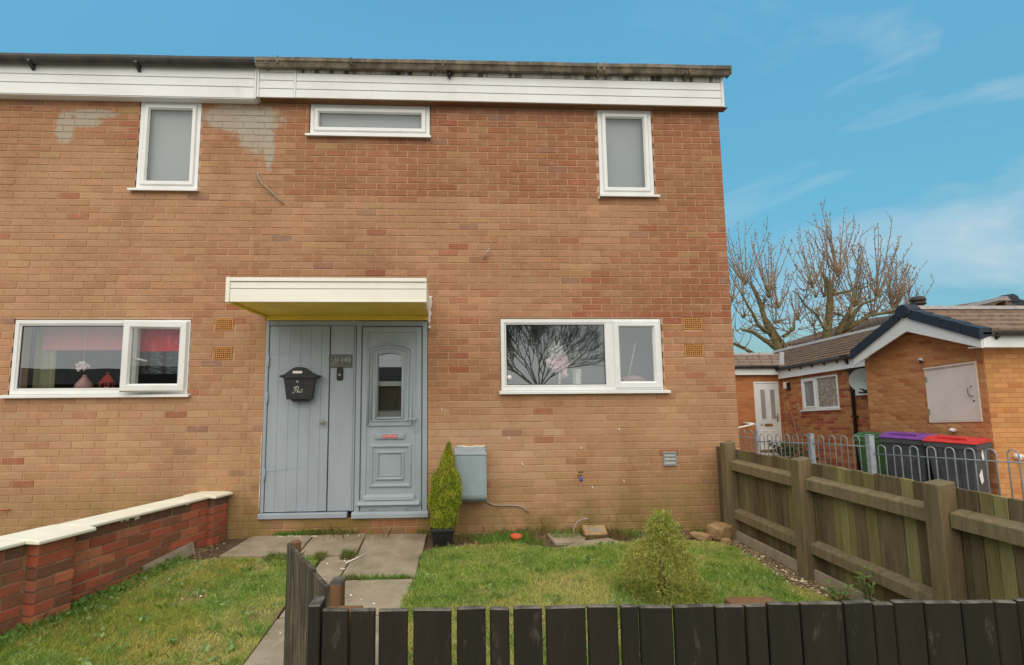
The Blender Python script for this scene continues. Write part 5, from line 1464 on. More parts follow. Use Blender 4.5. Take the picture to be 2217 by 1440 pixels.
# fascia planks
for (za, zb_) in ((1.845, 1.955), (1.958, 2.085)):
    b = MB(); b.xf = bxf; b.box(0.08, 4.6, -0.10, -0.08, za, zb_); b.build('fascia_plank', M['upvc'], bung)
b = MB(); b.box(2.6, 6.10, 7.88, 7.90, 1.745, 1.945); b.build('fascia', M['upvc'], bung)
def gut2(pts_fn, a, c, nm='gutter'):
    b = MB(); b.tube([pts_fn(a), pts_fn(c)], 0.05, 8); return b.build(nm, M['gutter_black'], bung)
gut2(lambda t: bxf(Vector((t, -0.15, 2.10))), 0.1, 4.6); gut2(lambda t: Vector((t, 7.83, 1.965)), 2.6, 6.05)
for x in (0.55, 0.95, 1.35, 1.75, 2.15):
    b = MB(); b.xf = bxf; b.prism([(-0.10, 2.0), (-0.10, 2.08), (-0.19, 2.08)], 'x', x, x + 0.03); b.build('gutter_bracket', M['gutter_black'], bung)
# roof of the long part: rows of tiles running with the eaves
def roof_rows(root, P, nrow, ncol, mat, name='roof'):
    """P(u,v): u along the eaves 0..1, v up the slope 0..1"""
    b = MB()
    for r in range(nrow):
        v0, v1 = r / nrow, min(1, (r + 1.15) / nrow)
        for c in range(ncol):
            u0, u1 = (c + 0.02) / ncol, (c + 0.98) / ncol
            l = 0.03 + random.uniform(-.006, .006)
            a, d = P(u0, v0), P(u1, v0); e_, f = P(u1, v1), P(u0, v1)
            U = Vector((0, 0, 1))
            b.hexa([a, d, e_ - U * .02, f - U * .02, a + U * l, d + U * l, e_ + U * .004, f + U * .004])
    return b.build(name, mat, root, kind='stuff')
roof_rows(bung, lambda u, v: Vector((6.02 + 2.18 * v, 11.0 - 7.0 * u, (2.13 * (1 - v) + 3.04 * v) - BS * ((11.0 - 7.0 * u) - BY))), 9, 24, M['tile_old'], 'roof_tiles')
roof_rows(bung, lambda u, v: Vector((2.6 + (3.6 + 1.0 * v) * u, 7.80 + 1.45 * v, 1.985 * (1 - v) + 2.40 * v)), 4, 12, M['tile'], 'roof_tiles')
b = MB(); b.hexa([(8.2, 4.0, 3.0), (10.4, 4.0, 2.1), (10.4, 11, 1.6), (8.2, 11, 2.5), (8.2, 4.0, 3.15), (10.4, 4.0, 2.25), (10.4, 11, 1.75), (8.2, 11, 2.62)]); b.build('roof_back', M['tile_old'], bung)
b = MB(); b.hexa([(2.6, 9.28, 2.2), (7.6, 9.28, 2.2), (7.6, 11.5, 1.6), (2.6, 11.5, 1.6), (2.6, 9.28, 2.38), (7.6, 9.28, 2.38), (7.6, 11.5, 1.8), (2.6, 11.5, 1.8)]); b.build('roof_back', M['tile_old'], bung)
for k in range(14):
    y_ = 4.0 + k * 0.5
    b = MB(); z_ = 3.06 - BS * (y_ - BY); z2_ = 3.06 - BS * (y_ + .49 - BY)
    b.hexa([(8.08, y_, z_ - .04), (8.32, y_, z_ - .04), (8.32, y_ + .49, z2_ - .04), (8.08, y_ + .49, z2_ - .04), (8.15, y_, z_ + .05), (8.25, y_, z_ + .05), (8.25, y_ + .49, z2_ + .05), (8.15, y_ + .49, z2_ + .05)]); b.build('ridge_tile', M['ridge'], bung)
for k in range(9):
    x_ = 2.6 + k * 0.48
    b = MB(); b.prism([(9.12, 2.36), (9.20, 2.44), (9.30, 2.44), (9.38, 2.36)], 'x', x_, x_ + 0.472); b.build('ridge_tile', M['ridge'], bung)
b = MB(); b.hexa([(6.12, 7.86, 1.97), (6.22, 7.80, 1.97), (7.30, 9.26, 2.40), (7.2, 9.32, 2.40), (6.12, 7.86, 2.02), (6.22, 7.80, 2.02), (7.30, 9.26, 2.47), (7.2, 9.32, 2.47)]); b.build('valley', M['ridge'], bung)
fl_ = MB(); fl_.lathe([(0.10, 2.6), (0.10, 3.40), (0.0, 3.40)], 8.2, 5.80, 14); flue = fl_.build('flue', M['flue'], bung)
fl_ = MB(); fl_.lathe([(0.115, 3.350), (0.15, 3.370), (0.15, 3.420), (0.12, 3.425), (0.12, 3.440), (0.155, 3.450), (0.15, 3.510), (0.10, 3.560), (0.0, 3.570)], 8.2, 5.80, 14); fl_.build('cap', M['dark_cap'], flue)
# downpipe
b = MB(); b.xf = bxf
b.tube([(8.0 - 5.56, -0.15, 2.10), (8.0 - 5.56, -0.14, 2.02), (8.0 - 5.55, -0.06, 1.92), (8.0 - 5.55, -0.05, -0.6)], 0.034, 8); b.tube([(8.0 - 5.7, -0.05, 1.80), (8.0 - 4.9, -0.05, 1.83)], 0.026, 7)
b.box(8.0 - 5.65, 8.0 - 5.47, -0.21, -0.09, 2.06, 2.16)
b.build('downpipe', M['pipe_black'], bung)
for z in (0.75, 1.35):
    b = MB(); b.xf = bxf; b.box(8.0 - 5.605, 8.0 - 5.495, -0.095, 0.0, z - .02, z + .02); b.build('pipe_clip', M['pipe_black'], bung)
for k in range(4):
    b = MB(); b.xf = bxf; b.box(8.0 - 5.50, 8.0 - 4.4, -0.03 - .004 * (k % 2), 0.0, 1.22 + 0.155 * k, 1.22 + 0.155 * k + .152); b.build('wall_panel', M['upvc'], bung)
# white front door
b = MB(); b.ring(5.43, 6.15, -0.45, 1.56, 0.055, 7.99, 8.05, 0.15); b.build('door_frame', M['upvc'], bung)
b = MB(); b.box(5.486, 6.094, 8.005, 8.04, -0.40, 1.505); fd = b.build('front_door', M['upvc'], bung)
for xa in (5.60, 5.88):
    b = MB(); b.ring(xa - .012, xa + .172, 0.50, 1.36, 0.03, 7.995, 8.01, 0.3); b.build('moulding', M['upvc'], fd)
    b = MB(); b.box(xa + .018, xa + .142, 8.000, 8.006, 0.53, 1.33); b.build('pane', M['obscured'], fd)
    b = MB(); b.ring(xa - .03, xa + .19, -0.30, 0.22, 0.03, 7.995, 8.01, 0.3); b.build('moulding', M['upvc'], fd)
b = MB(); b.box(5.68, 5.90, 7.992, 8.006, 0.33, 0.40); b.build('letter_plate', M['gold'], fd)
b = MB(); b.box(6.045, 6.07, 7.985, 8.006, 0.45, 0.68); b.tube([(6.057, 7.98, 0.57), (5.98, 7.965, 0.57)], 0.012, 6); b.build('handle', M['gold'], fd)
text_obj('door_number', '45', M['black_plastic'], fd, (5.60, 8.002, 0.365), 0.09)
b = MB(); b.box(5.35, 6.2, 7.7, 8.0, -0.62, -0.455); b.build('doorstep', M['slab'], bung)
b = MB(); b.box(5.50, 6.05, 7.985, 8.004, -0.37, -0.31); b.build('weather_bar', M['gold'], fd)
ol = thing('wall_lantern', 'small cream bulkhead light beside the white bungalow door', 'wall light', (6.15, 7.7, 1.45))
MB().box(6.10, 6.20, 7.63, 7.75, 1.36, 1.54).build('body', M['cream_door'], ol, bev=0.015, segs=2)
MB().box(6.11, 6.20, 7.60, 7.629, 1.33, 1.53).build('bracket', M['black_plastic'], ol)
hr = thing('handrail', 'white handrail sloping down beside the white bungalow door', 'handrail', (4.8, 7.5, 0.4))
MB().tube([(4.55, 7.5, 0.33), (5.06, 7.5, 0.43)], 0.024, 8).build('rail', M['white_print'], hr)
MB().tube([(5.06, 7.5, 0.43), (5.06, 7.98, 0.43)], 0.03, 8).build('end', M['white_print'], hr)
ds = thing('satellite_dish', 'grey satellite dish half hidden behind the gable end', 'satellite dish', (6.05, 5.05, 1.55))
b = MB()
fx = Vector((-0.86, -0.5, 0.1)).normalized(); ux = fx.orthogonal().normalized(); uy = fx.cross(ux)
c0 = Vector((5.98, 5.02, 1.56)); vs, fs = [], []
for i, rr in enumerate((0.0, 0.09, 0.17, 0.24, 0.26)):
    for k in range(20):
        a = 2 * math.pi * k / 20
        vs.append(c0 + (ux * math.cos(a) + uy * math.sin(a)) * rr + fx * (rr * rr * 1.1))
for i in range(4):
    for k in range(20):
        fs.append((i * 20 + k, i * 20 + (k + 1) % 20, (i + 1) * 20 + (k + 1) % 20, (i + 1) * 20 + k))
b.add(vs, fs, smooth=True); b.build('dish', M['dish'], ds)
MB().tube([c0, (6.1, 5.05, 1.45), (6.2, 5.05, 1.40)], 0.02, 7).tube([(5.95, 5.0, 1.36), (5.75, 4.9, 1.38)], 0.012, 6).box(5.90, 6.05, 4.9, 5.1, 1.28, 1.36).build('arm', M['black_plastic'], ds)

# -- roof of a farther bungalow at the right edge
fb = thing('bungalow', 'farther bungalow with white gable and dark verge showing above the store roof', 'bungalow', (21, 15, 0))
b = MB(); b.prism([(16.6, -1), (25.0, -1), (25.0, 3.75), (20.8, 4.95), (16.6, 3.55)], 'y', 14.05, 14.3); b.build('gable_wall', M['upvc'], fb)
for (sgn, xe) in ((-1, 16.2), (1, 25.4)):
    n = 9
    for k in range(n):
        t0, t1 = k / n, (k + .97) / n
        xa, xb = xe + (20.8 - xe) * t0, xe + (20.8 - xe) * t1; za, zb_ = 3.62 + 1.40 * t0, 3.62 + 1.40 * t1
        q = [(xa, 13.9, za - .30), (xb, 13.9, zb_ - .30), (xb, 14.2, zb_ - .30), (xa, 14.2, za - .30), (xa, 13.9, za + .06), (xb, 13.9, zb_ + .03), (xb, 14.2, zb_ + .03), (xa, 14.2, za + .06)]
        if sgn > 0: q = [q[1], q[0], q[3], q[2], q[5], q[4], q[7], q[6]]
        b = MB(); b.hexa(q); b.build('verge_tile', M['verge'], fb, bev=0.006)
    b = MB(); q = [(xe, 14.2, 3.55), (20.8, 14.2, 4.95), (20.8, 22, 4.95), (xe, 22, 3.55), (xe, 14.2, 3.68), (20.8, 14.2, 5.08), (20.8, 22, 5.08), (xe, 22, 3.68)]
    if sgn > 0: q = [q[1], q[0], q[3], q[2], q[5], q[4], q[7], q[6]]
    b.hexa(q); b.build('roof', M['tile_old'], fb)
b = MB(); b.prism([(20.5, 4.86), (20.6, 5.10), (20.8, 5.20), (21.0, 5.10), (21.1, 4.86)], 'y', 13.86, 14.3); b.build('verge_cap', M['verge'], fb, bev=0.01)
b = MB(); b.prism([(18.4, 3.9), (20.79, 4.66), (20.79, 3.9)], 'y', 14.02, 14.049); b.build('gable_panel', M['cladding'], fb)
b = MB(); b.prism([(20.81, 3.9), (20.81, 4.66), (23.2, 3.9)], 'y', 14.02, 14.049); b.build('gable_panel', M['cladding'], fb)

# ------------------------------------------------------------------ wheelie bins
def wheelie_bin(label, cx, cy, w, d, h, z0, body_mat, lid_mat, ang, stickers=()):
    root = thing('wheelie_bin', label, 'wheelie bin', (cx, cy, z0), 'wheelie bins by the brick store')
    mt = Matrix.Translation((cx, cy, z0)) @ Matrix.Rotation(ang, 4, 'Z')
    xf = lambda v: mt @ v
    def B():
        m = MB(); m.xf = xf; return m
    hb = h - 0.10
    b = B(); b.hexa([(-w * .38, -d * .36, 0.05), (w * .38, -d * .36, 0.05), (w * .38, d * .34, 0.05), (-w * .38, d * .34, 0.05), (-w / 2, -d / 2, hb), (w / 2, -d / 2, hb), (w / 2, d / 2, hb), (-w / 2, d / 2, hb)])
    body = b.build('body', body_mat, root, bev=0.03, segs=2)
    b = B(); b.box(-w / 2 - .018, w / 2 + .018, -d / 2 - .02, d / 2 + .015, hb - 0.075, hb + 0.004); b.build('rim', body_mat, root, bev=0.012, segs=2)
    for xx in (-w * .2, w * .2):
        b = B(); b.hexa([(xx - .02, -d * .36 - .014, 0.1), (xx + .02, -d * .36 - .014, 0.1), (xx + .02, -d * .30, 0.1), (xx - .02, -d * .30, 0.1), (xx - .02, -d / 2 - .012, hb - .08), (xx + .02, -d / 2 - .012, hb - .08), (xx + .02, -d * .42, hb - .08), (xx - .02, -d * .42, hb - .08)]); b.build('rib', body_mat, root)
    b = B(); b.prism([(-d / 2 - .035, hb + .005), (d / 2 + .03, hb + .005), (d / 2 + .03, hb + .045), (d * .2, hb + .082), (-d * .2, hb + .072), (-d / 2 - .035, hb + .03)], 'x', -w / 2 - .022, w / 2 + .022)
    lid = b.build('lid', lid_mat, root, bev=0.014, segs=2)
    b = B(); b.box(-w * .30, w * .30, -d * .36, -d * .30, hb + .06, hb + .092); b.box(-w * .30, -w * .24, -d * .36, d * .05, hb + .06, hb + .090); b.box(w * .24, w * .30, -d * .36, d * .05, hb + .06, hb + .090); b.build('lid_ridge', lid_mat, lid, bev=0.008)
    b = B(); b.tube([(-w * .42, d / 2 + .06, hb - .02), (w * .42, d / 2 + .06, hb - .02)], 0.016, 7); b.box(-w * .42, -w * .36, d / 2, d / 2 + .06, hb - .04, hb); b.box(w * .36, w * .42, d / 2, d / 2 + .06, hb - .04, hb); b.build('handle', body_mat, root)
    for sx in (-1, 1):
        b = B(); b.tube([(sx * w * .40, d * .40, 0.10), (sx * w * .49, d * .40, 0.10)], 0.10, 16); b.build('wheel', M['black_plastic'], root)
    for (sx, sz, r) in stickers:      # torn white labels on the side facing the fence
        b = B(); pts = []
        for k in range(11):
            a = 2 * math.pi * k / 11; q = r * random.uniform(.6, 1.15)
            pts.append((sx + q * math.cos(a), sz + q * 1.35 * math.sin(a)))
        xw = w * (.38 + .12 * sz / hb) + .004
        vs = [(xw + .002, p[0], p[1]) for p in pts]
        b.add(vs, [tuple(range(11))])
        b.build('torn_label', M['white_print'], root)
    return root
wheelie_bin('dark grey wheelie bin with bright red lid in front of the brick store', 4.60, 1.95, 0.56, 0.66, 1.07, -0.36, M['bin_grey'], M['bin_red'], math.radians(-62), [(-0.06, 0.80, 0.07), (-0.12, 0.50, 0.09)])
wheelie_bin('dark grey wheelie bin with purple lid left of the red lidded bin', 4.42, 2.52, 0.56, 0.66, 1.07, -0.36, M['bin_grey'], M['bin_purple'], math.radians(-62))
wheelie_bin('green wheelie bin half hidden behind the grey railing post', 4.86, 3.60, 0.50, 0.62, 1.0, -0.40, M['bin_green'], M['bin_green'], math.radians(-62))

# ------------------------------------------------------------------ bare trees
def limb_tube(mb, pts, n=8):
    mb.tube(pts, [p_[1] for p_ in pts] if False else 0.1, n)
def tree(label, limbs, knuckles, y0, lean, group, name='bare_tree', lsc=0.86, bark=None, twig=None):
    root = thing(name, label, 'tree', (limbs[0][0][0], y0, -0.5), group)
    bk, tw = bark or M['bark'], twig or M['twig']
    for i, lb in enumerate(limbs):
        b = MB(); ph = random.uniform(0, 6)
        amp = 0.0 if i == 0 else 0.35
        pts, rad = [], []
        if i == 0:
            pts.append((lb[0][0] + 0.05, y0, -0.6)); rad.append(lb[0][2] * 0.95)
        dirn = random.choice((-1, 1))
        for k, (x, z, r) in enumerate(lb):
            pts.append((x + random.uniform(-.02, .02), y0 + dirn * amp * k * 0.5, z)); rad.append(r * 0.64 * random.uniform(.9, 1.1))
        b.tube(pts, rad, 9); b.build('trunk' if i == 0 else 'limb', bk, root)
    sh_ = MB(); bd = MB(); kn = MB()
    for (x, z, n, L) in knuckles:
        yk = y0 + random.uniform(-.8, .8)
        kn.tube([(x - .05, yk, z - .10), (x, yk, z + .0), (x + .03, yk, z + .10)], [0.04, 0.085, 0.05], 7)
        for k in range(n + 1):
            a = (k + 0.5) / (n + 1) * 2 - 1
            dx = a * 0.56 + lean * (x - limbs[0][0][0]) * 0.12 + random.uniform(-.10, .10); dy = random.uniform(-.35, .35)
            ln = L * lsc * random.uniform(0.62, 1.06) * (1 - 0.22 * abs(a))
            p0 = Vector((x + a * 0.12, yk, z + random.uniform(-.05, .1))); d = Vector((dx * 1.5, dy, 0.9)).normalized()
            pts = [p0]; nseg = 9
            aim = Vector((dx * 0.75, dy * 0.8, 1)).normalized()
            for s_ in range(1, nseg + 1):
                d = (d * 0.72 + aim * 0.28 + Vector((random.uniform(-.06, .06), random.uniform(-.06, .06), 0))).normalized()
                pts.append(pts[-1] + d * ln / nseg)
            r0 = 0.013 + 0.0055 * ln
            sh_.tube(pts, [r0 * (1 - 0.70 * j / nseg) for j in range(nseg + 1)], 5)
            for s_ in range(2, nseg + 1):
                for q in range(2):
                    bp = pts[s_ - 1].lerp(pts[s_], random.random())
                    if random.random() < 0.13:
                        v = (d + Vector((random.uniform(-.9, .9), random.uniform(-.9, .9), random.uniform(0, .5)))).normalized() * random.uniform(0.25, 0.75)
                        mid = bp + v * 0.5 + Vector((0, 0, .03))
                        bd.tube([bp, mid, bp + v], [0.012, 0.010, 0.008], 4)
                        for w_ in (0.5, 0.75, 1.0):
                            e_ = bp + v * w_; u_ = Vector((random.uniform(-1, 1), random.uniform(-1, 1), .8)).normalized() * 0.09
                            bd.tube([e_, e_ + u_ * .6, e_ + u_], [0.010, 0.018, 0.006], 4)
                    else:
                        v = Vector((random.uniform(-1, 1), random.uniform(-1, 1), random.uniform(0.4, 1.2))).normalized() * random.uniform(0.06, 0.16)
                        bd.tube([bp, bp + v * .6, bp + v], [0.010, 0.018, 0.007], 4)
    for lb in limbs:      # fine crooked side branches along the limbs
        for k in range(len(lb) - 1):
            for q in range(3):
                t = random.random(); x, z = lb[k][0] * (1 - t) + lb[k + 1][0] * t, lb[k][1] * (1 - t) + lb[k + 1][1] * t
                d = Vector((random.uniform(-1, 1), random.uniform(-.7, .7), random.uniform(-.3, 1))).normalized(); p_ = Vector((x, y0, z)); pts = [p_]
                for w_ in range(6):
                    d = (d + Vector((random.uniform(-.4, .4), random.uniform(-.3, .3), random.uniform(-.25, .4)))).normalized(); pts.append(pts[-1] + d * random.uniform(.12, .28))
                bd.tube(pts, [0.026, 0.022, 0.019, 0.016, 0.013, 0.010, 0.008], 4)
    sh_.build('shoots', tw, root); bd.build('twigs', tw, root); kn.build('knuckles', bk, root, kind='stuff')
    return root
T1= [[(13.46, 2.73, 0.3), (13.41, 3.06, 0.29), (13.22, 3.68, 0.26), (12.94, 4.19, 0.23), (12.74, 4.77, 0.2), (12.64, 5.46, 0.16), (12.34, 6.15, 0.13), (12.16, 6.57, 0.1)], [(13.13, 3.88, 0.16), (12.58, 4.09, 0.15), (12.15, 4.36, 0.13), (11.86, 4.84, 0.11), (11.47, 5.25, 0.09), (11.18, 5.66, 0.07)], [(13.34, 3.07, 0.17), (12.75, 3.47, 0.15), (11.88, 4.02, 0.14), (11.46, 4.05, 0.11), (11.12, 4.09, 0.08)], [(12.22, 2.87, 0.14), (11.69, 3.27, 0.13), (11.12, 3.56, 0.1)], [(13.89, 2.93, 0.2), (13.72, 3.47, 0.18), (13.62, 3.88, 0.16), (13.45, 4.43, 0.13), (13.27, 4.91, 0.11), (13.19, 5.25, 0.09)], [(13.65, 3.81, 0.11), (14.12, 4.02, 0.1), (14.52, 4.19, 0.08), (14.71, 4.77, 0.06)], [(12.66, 5.25, 0.09), (12.93, 5.53, 0.08), (13.09, 5.84, 0.06)]]
T2= [[(15.82, 3.26, 0.34), (15.87, 3.67, 0.32), (16.02, 4.36, 0.28), (16.18, 5.12, 0.25), (16.27, 5.88, 0.22), (16.23, 6.37, 0.17), (16.1, 6.76, 0.13)], [(16.42, 3.67, 0.24), (16.44, 4.08, 0.22), (16.73, 4.77, 0.15), (16.97, 5.47, 0.13), (16.91, 6.02, 0.11)], [(16.43, 3.81, 0.2), (17.0, 4.56, 0.17), (17.22, 5.05, 0.14), (17.43, 5.36, 0.12), (17.94, 5.54, 0.1), (18.15, 5.82, 0.08)], [(16.59, 4.01, 0.17), (17.26, 4.39, 0.15), (17.87, 4.81, 0.13), (18.53, 4.91, 0.12), (19.27, 5.12, 0.1), (19.84, 5.43, 0.09)], [(18.02, 4.84, 0.09), (18.89, 4.95, 0.08), (19.68, 4.91, 0.06)], [(16.26, 5.88, 0.12), (16.77, 5.99, 0.1), (17.42, 6.13, 0.08), (17.79, 6.24, 0.06)], [(15.82, 4.15, 0.09), (15.6, 4.91, 0.08), (15.15, 5.46, 0.07), (14.99, 6.02, 0.06), (14.86, 6.23, 0.05)], [(16.8, 4.01, 0.11), (17.45, 4.08, 0.1), (18.11, 4.25, 0.08), (18.83, 4.32, 0.06)], [(15.36, 3.67, 0.07), (15.43, 4.15, 0.06), (15.56, 4.43, 0.05)], [(16.18, 5.05, 0.08), (16.46, 4.91, 0.08), (16.59, 4.77, 0.07)]]
K1= [(12.16, 6.57, 9, 5), (11.66, 5.91, 5, 3.2), (11.18, 5.66, 6, 3.0), (13.09, 5.84, 6, 3.4), (12.58, 6.01, 5, 3.6), (11.12, 4.09, 4, 2.5), (11.12, 3.56, 3, 2.0), (13.19, 5.25, 7, 3.2), (14.71, 4.77, 6, 2.6), (13.67, 4.09, 3, 2.2), (11.86, 4.84, 4, 2.4), (13.53, 4.56, 4, 2.4)]
K2= [(16.1, 6.76, 14, 4.6), (16.28, 5.95, 8, 4.2), (16.91, 6.02, 8, 4.4), (17.79, 6.24, 5, 3.6), (18.15, 5.82, 11, 4.6), (17.43, 5.36, 8, 3.8), (18.53, 4.91, 8, 3.8), (19.27, 5.12, 7, 3.4), (19.84, 5.43, 14, 3.6), (19.68, 4.91, 5, 2.4), (14.86, 6.23, 7, 3.4), (14.96, 5.74, 5, 2.4), (18.83, 4.32, 5, 2.2), (15.56, 4.43, 4, 1.8), (15.39, 4.08, 3, 1.4), (16.59, 4.77, 4, 2.6)]

tree('bare pollarded tree nearest the house corner, with bent mossy limbs', T1, K1, 18.0, 0.25, 'bare pollarded trees behind the bungalow')
tree('taller bare pollarded tree above the bungalow roof, with a wide fan of shoots', T2, K2, 18.0, 0.55, 'bare pollarded trees behind the bungalow')

# a bare tree and a bungalow across the road behind the camera (seen in the window glass)
rt_ = thing('bare_tree', 'dense bare tree across the road, seen reflected in the right lower window', 'tree', (1.0, -16, 0))
tr_, tw_ = MB(), MB()
def grow(p, d, r, ln, depth):
    pts = [p]; n = 4
    for k in range(n):
        d = (d + Vector((random.uniform(-.18, .18), random.uniform(-.18, .18), 0.05))).normalized()
        pts.append(pts[-1] + d * ln / n)
    (tr_ if r > 0.02 else tw_).tube(pts, [r * (1 - 0.35 * k / n) for k in range(n + 1)], 6 if r > 0.03 else 4, caps=False)
    if depth > 0:
        for k in range(random.choice((3, 3, 4) if depth < 5 else (3, 3))):
            a = random.uniform(0, 6.28); sp = random.uniform(0.35, 0.8)
            q = d.orthogonal().normalized(); w = d.cross(q)
            nd = (d + (q * math.cos(a) + w * math.sin(a)) * sp + Vector((0, 0, 0.08))).normalized()
            grow(pts[random.choice((2, 3, 4, 4))], nd, r * 0.66, ln * random.uniform(0.66, 0.86), depth - 1)
for (dx, dz) in ((-0.75, 0.75), (-0.4, 1), (0.1, 1), (0.5, 0.9), (-0.9, 0.5), (0.7, 0.6), (-0.6, 0.9), (-0.15, 1.0), (0.3, 0.9), (-1.0, 0.7)):
    grow(Vector((1.0, -16, 1.3)), Vector((dx - 0.12, random.uniform(-.4, .4), dz)).normalized(), 0.036, 1.40, 5)
tr_.tube([(1.05, -16, -0.2), (1.0, -16, 0.7), (1.0, -16, 1.4)], [0.30, 0.22, 0.14], 10)
tr_.build('trunk', M['bark_dark'], rt_); tw_.build('twigs', M['bark_dark'], rt_)
ob = thing('bungalow', 'low brown bungalow across the road, seen reflected in the left lower window', 'bungalow', (-14, -28, 0))
b = MB(); b.box(-34, -6, -30, -26, -0.3, 1.75); b.build('wall', make_mat('brown_wall', S(110, 78, 56), 0.9, second=S(92, 64, 46), nscale=12), ob)
b = MB(); b.prism([(-30.4, 1.7), (-25.6, 1.7), (-28, 2.75)], 'x', -34.4, -5.6); b.build('roof', make_mat('dark_roof', S(58, 52, 46), 0.9), ob)

# ------------------------------------------------------------------ plants
GREEN = np.array(S(172, 198, 92)); YEL = np.array(S(218, 214, 130)); DARK = np.array(S(144, 184, 82)); STRAW = np.array(S(222, 214, 154)); MOSS = np.array(S(196, 184, 84))

def in_poly(px, py, poly):
    inside = np.zeros(px.shape, bool); n = len(poly); j = n - 1
    for i in range(n):
        xi, yi = poly[i]; xj, yj = poly[j]
        c = ((yi > py) != (yj > py)) & (px < (xj - xi) * (py - yi) / (yj - yi + 1e-12) + xi)
        inside ^= c; j = i
    return inside

def blades(name, px, py, hmin, hmax, width, cols, z0=0.012, lean=1.5, parent=None, **kw):
    N = len(px)
    h = rng.uniform(hmin, hmax, N); a = rng.uniform(0, 2 * np.pi, N); w = width * rng.uniform(0.6, 1.3, N)
    la = rng.uniform(0, 2 * np.pi, N); ll = rng.uniform(0.1, lean, N) * h
    z = z0 + 0.012 * (vnoise(px, py, 3.1, 2) - 0.5) * 2
    base = np.stack([px, py, z], 1)
    side = np.stack([np.cos(a), np.sin(a), np.zeros(N)], 1) * w[:, None] * 0.5
    mid = base + np.stack([np.cos(la) * ll * 0.35, np.sin(la) * ll * 0.35, h * 0.6], 1)
    tip = base + np.stack([np.cos(la) * ll, np.sin(la) * ll, h], 1)
    v = np.stack([base - side, base + side, mid + side * 0.8, tip, mid - side * 0.8], 1)
    me = fast_mesh(name, v, 5, cols, M['grass'])
    return link(name, me, parent, **kw)

def lawn_cols(px, py, left=False):
    n1 = vnoise(px, py, 2.3, 4); n2 = vnoise(px, py, 6.5, 9); n3 = rng.uniform(0, 1, len(px))
    t = np.clip((n1 * 0.6 + n2 * 0.4 - 0.31) * 3.2, 0, 1)[:, None]
    c = GREEN * (1 - t) + YEL * t
    d = np.clip((vnoise(px, py, 3.7, 21) - 0.55) * 4, 0, 1)[:, None]
    c = c * (1 - d * 0.75) + DARK * d * 0.75
    s = (n3 > 0.86)[:, None]
    c = np.where(s, STRAW, c)
    if left:
        mo = np.clip((vnoise(px, py, 2.0, 33) - 0.58) * 5, 0, 0.45)[:, None]
        c = c * (1 - mo) + MOSS * mo
    return c * rng.uniform(0.72, 1.22, (len(px), 1))

def scatter(poly, n):
    xs_ = [p[0] for p in poly]; ys_ = [p[1] for p in poly]
    px = rng.uniform(min(xs_), max(xs_), n); py = rng.uniform(min(ys_), max(ys_), n)
    k = in_poly(px, py, poly)
    return px[k], py[k]

px, py = scatter(LAWN_R, 210000)
bare = np.exp(-(((px + 2.25) / 0.22) ** 2 + ((py + 1.35) / 0.12) ** 2))
k = rng.uniform(0, 1, len(px)) > bare * 0.9 + 0.0
px, py = px[k], py[k]
px = px + 0.05 * (vnoise(px, py, 14, 7) - .5); py = py + 0.05 * (vnoise(px, py, 14, 8) - .5)
blades('lawn_grass', px, py, 0.012, 0.034, 0.0048, lawn_cols(px, py), kind='stuff')
px, py = scatter(LAWN_L, 150000)
bare = np.clip((vnoise(px, py, 3.4, 51) * 0.7 + vnoise(px, py, 9.0, 52) * 0.3 - 0.52) * 8, 0, 1) * np.clip((py + 2.3) * 2, 0, 1)
moss = np.clip((vnoise(px, py, 2.0, 33) - 0.52) * 5, 0, 1)
k = rng.uniform(0, 1, len(px)) > bare * 0.88
px, py, moss = px[k], py[k], moss[k]
blades('lawn_grass', px, py, 0.012, 0.034, 0.0050, lawn_cols(px, py, True), kind='stuff')
# broad-leaved weeds and clumps of coarser, longer grass in the turf
def clumps(poly, n, per, spread, seed):
    cx_, cy_ = scatter(poly, n); k_ = len(cx_)
    qx = np.repeat(cx_, per) + rng.normal(0, spread, k_ * per); qy = np.repeat(cy_, per) + rng.normal(0, spread, k_ * per)
    return qx, qy
for poly_, n_ in ((LAWN_L, 300), (LAWN_R, 260)):
    qx, qy = clumps(poly_, n_, 26, 0.022, 3)
    blades('grass_tufts', qx, qy, 0.03, 0.062, 0.0055, (np.array(S(150, 178, 88)) * rng.uniform(.75, 1.2, (len(qx), 1))), lean=1.1, kind='stuff')
# longer tufts: along the wall foot, the garden wall, the slab joints and the front fence
def strip(n, x0, x1, y0, y1, dens_seed, thr):
    px = rng.uniform(x0, x1, n); py = rng.uniform(y0, y1, n)
    k = vnoise(px, py, 5.0, dens_seed) > thr
    return px[k], py[k]
parts_ = [strip(2600, -5.1, -3.35, -0.07, -0.005, 61, 0.55), strip(1800, -4.9, -4.2, -0.06, 0.0, 62, 0.3), strip(5000, -3.1, -0.5, -0.34, -0.02, 63, 0.55), strip(4200, -3.05, -1.2, -0.45, -0.1, 64, 0.56),
          strip(2600, -4.75, -4.25, -0.78, -0.64, 66, 0.3), strip(1000, -4.0, -3.45, -1.225, -1.195, 67, 0.35), strip(900, -4.1, -3.99, -0.75, -0.62, 68, 0.3), strip(500, -3.42, -3.36, -1.9, -0.7, 69, 0.4)]
px = np.concatenate([p_[0] for p_ in parts_]); py = np.concatenate([p_[1] for p_ in parts_])
t = np.clip(vnoise(px, py, 4, 71) * 1.6 - 0.3, 0, 1)[:, None]
cols = (DARK * 0.9 * (1 - t) + np.array(S(150, 132, 84)) * t) * rng.uniform(.7, 1.2, (len(px), 1))
blades('weeds', px, py, 0.02, 0.075, 0.004, cols, z0=0.0, lean=0.9, kind='stuff')
px, py = strip(700, -4.4, -1.0, -0.28, -0.01, 73, 0.5)
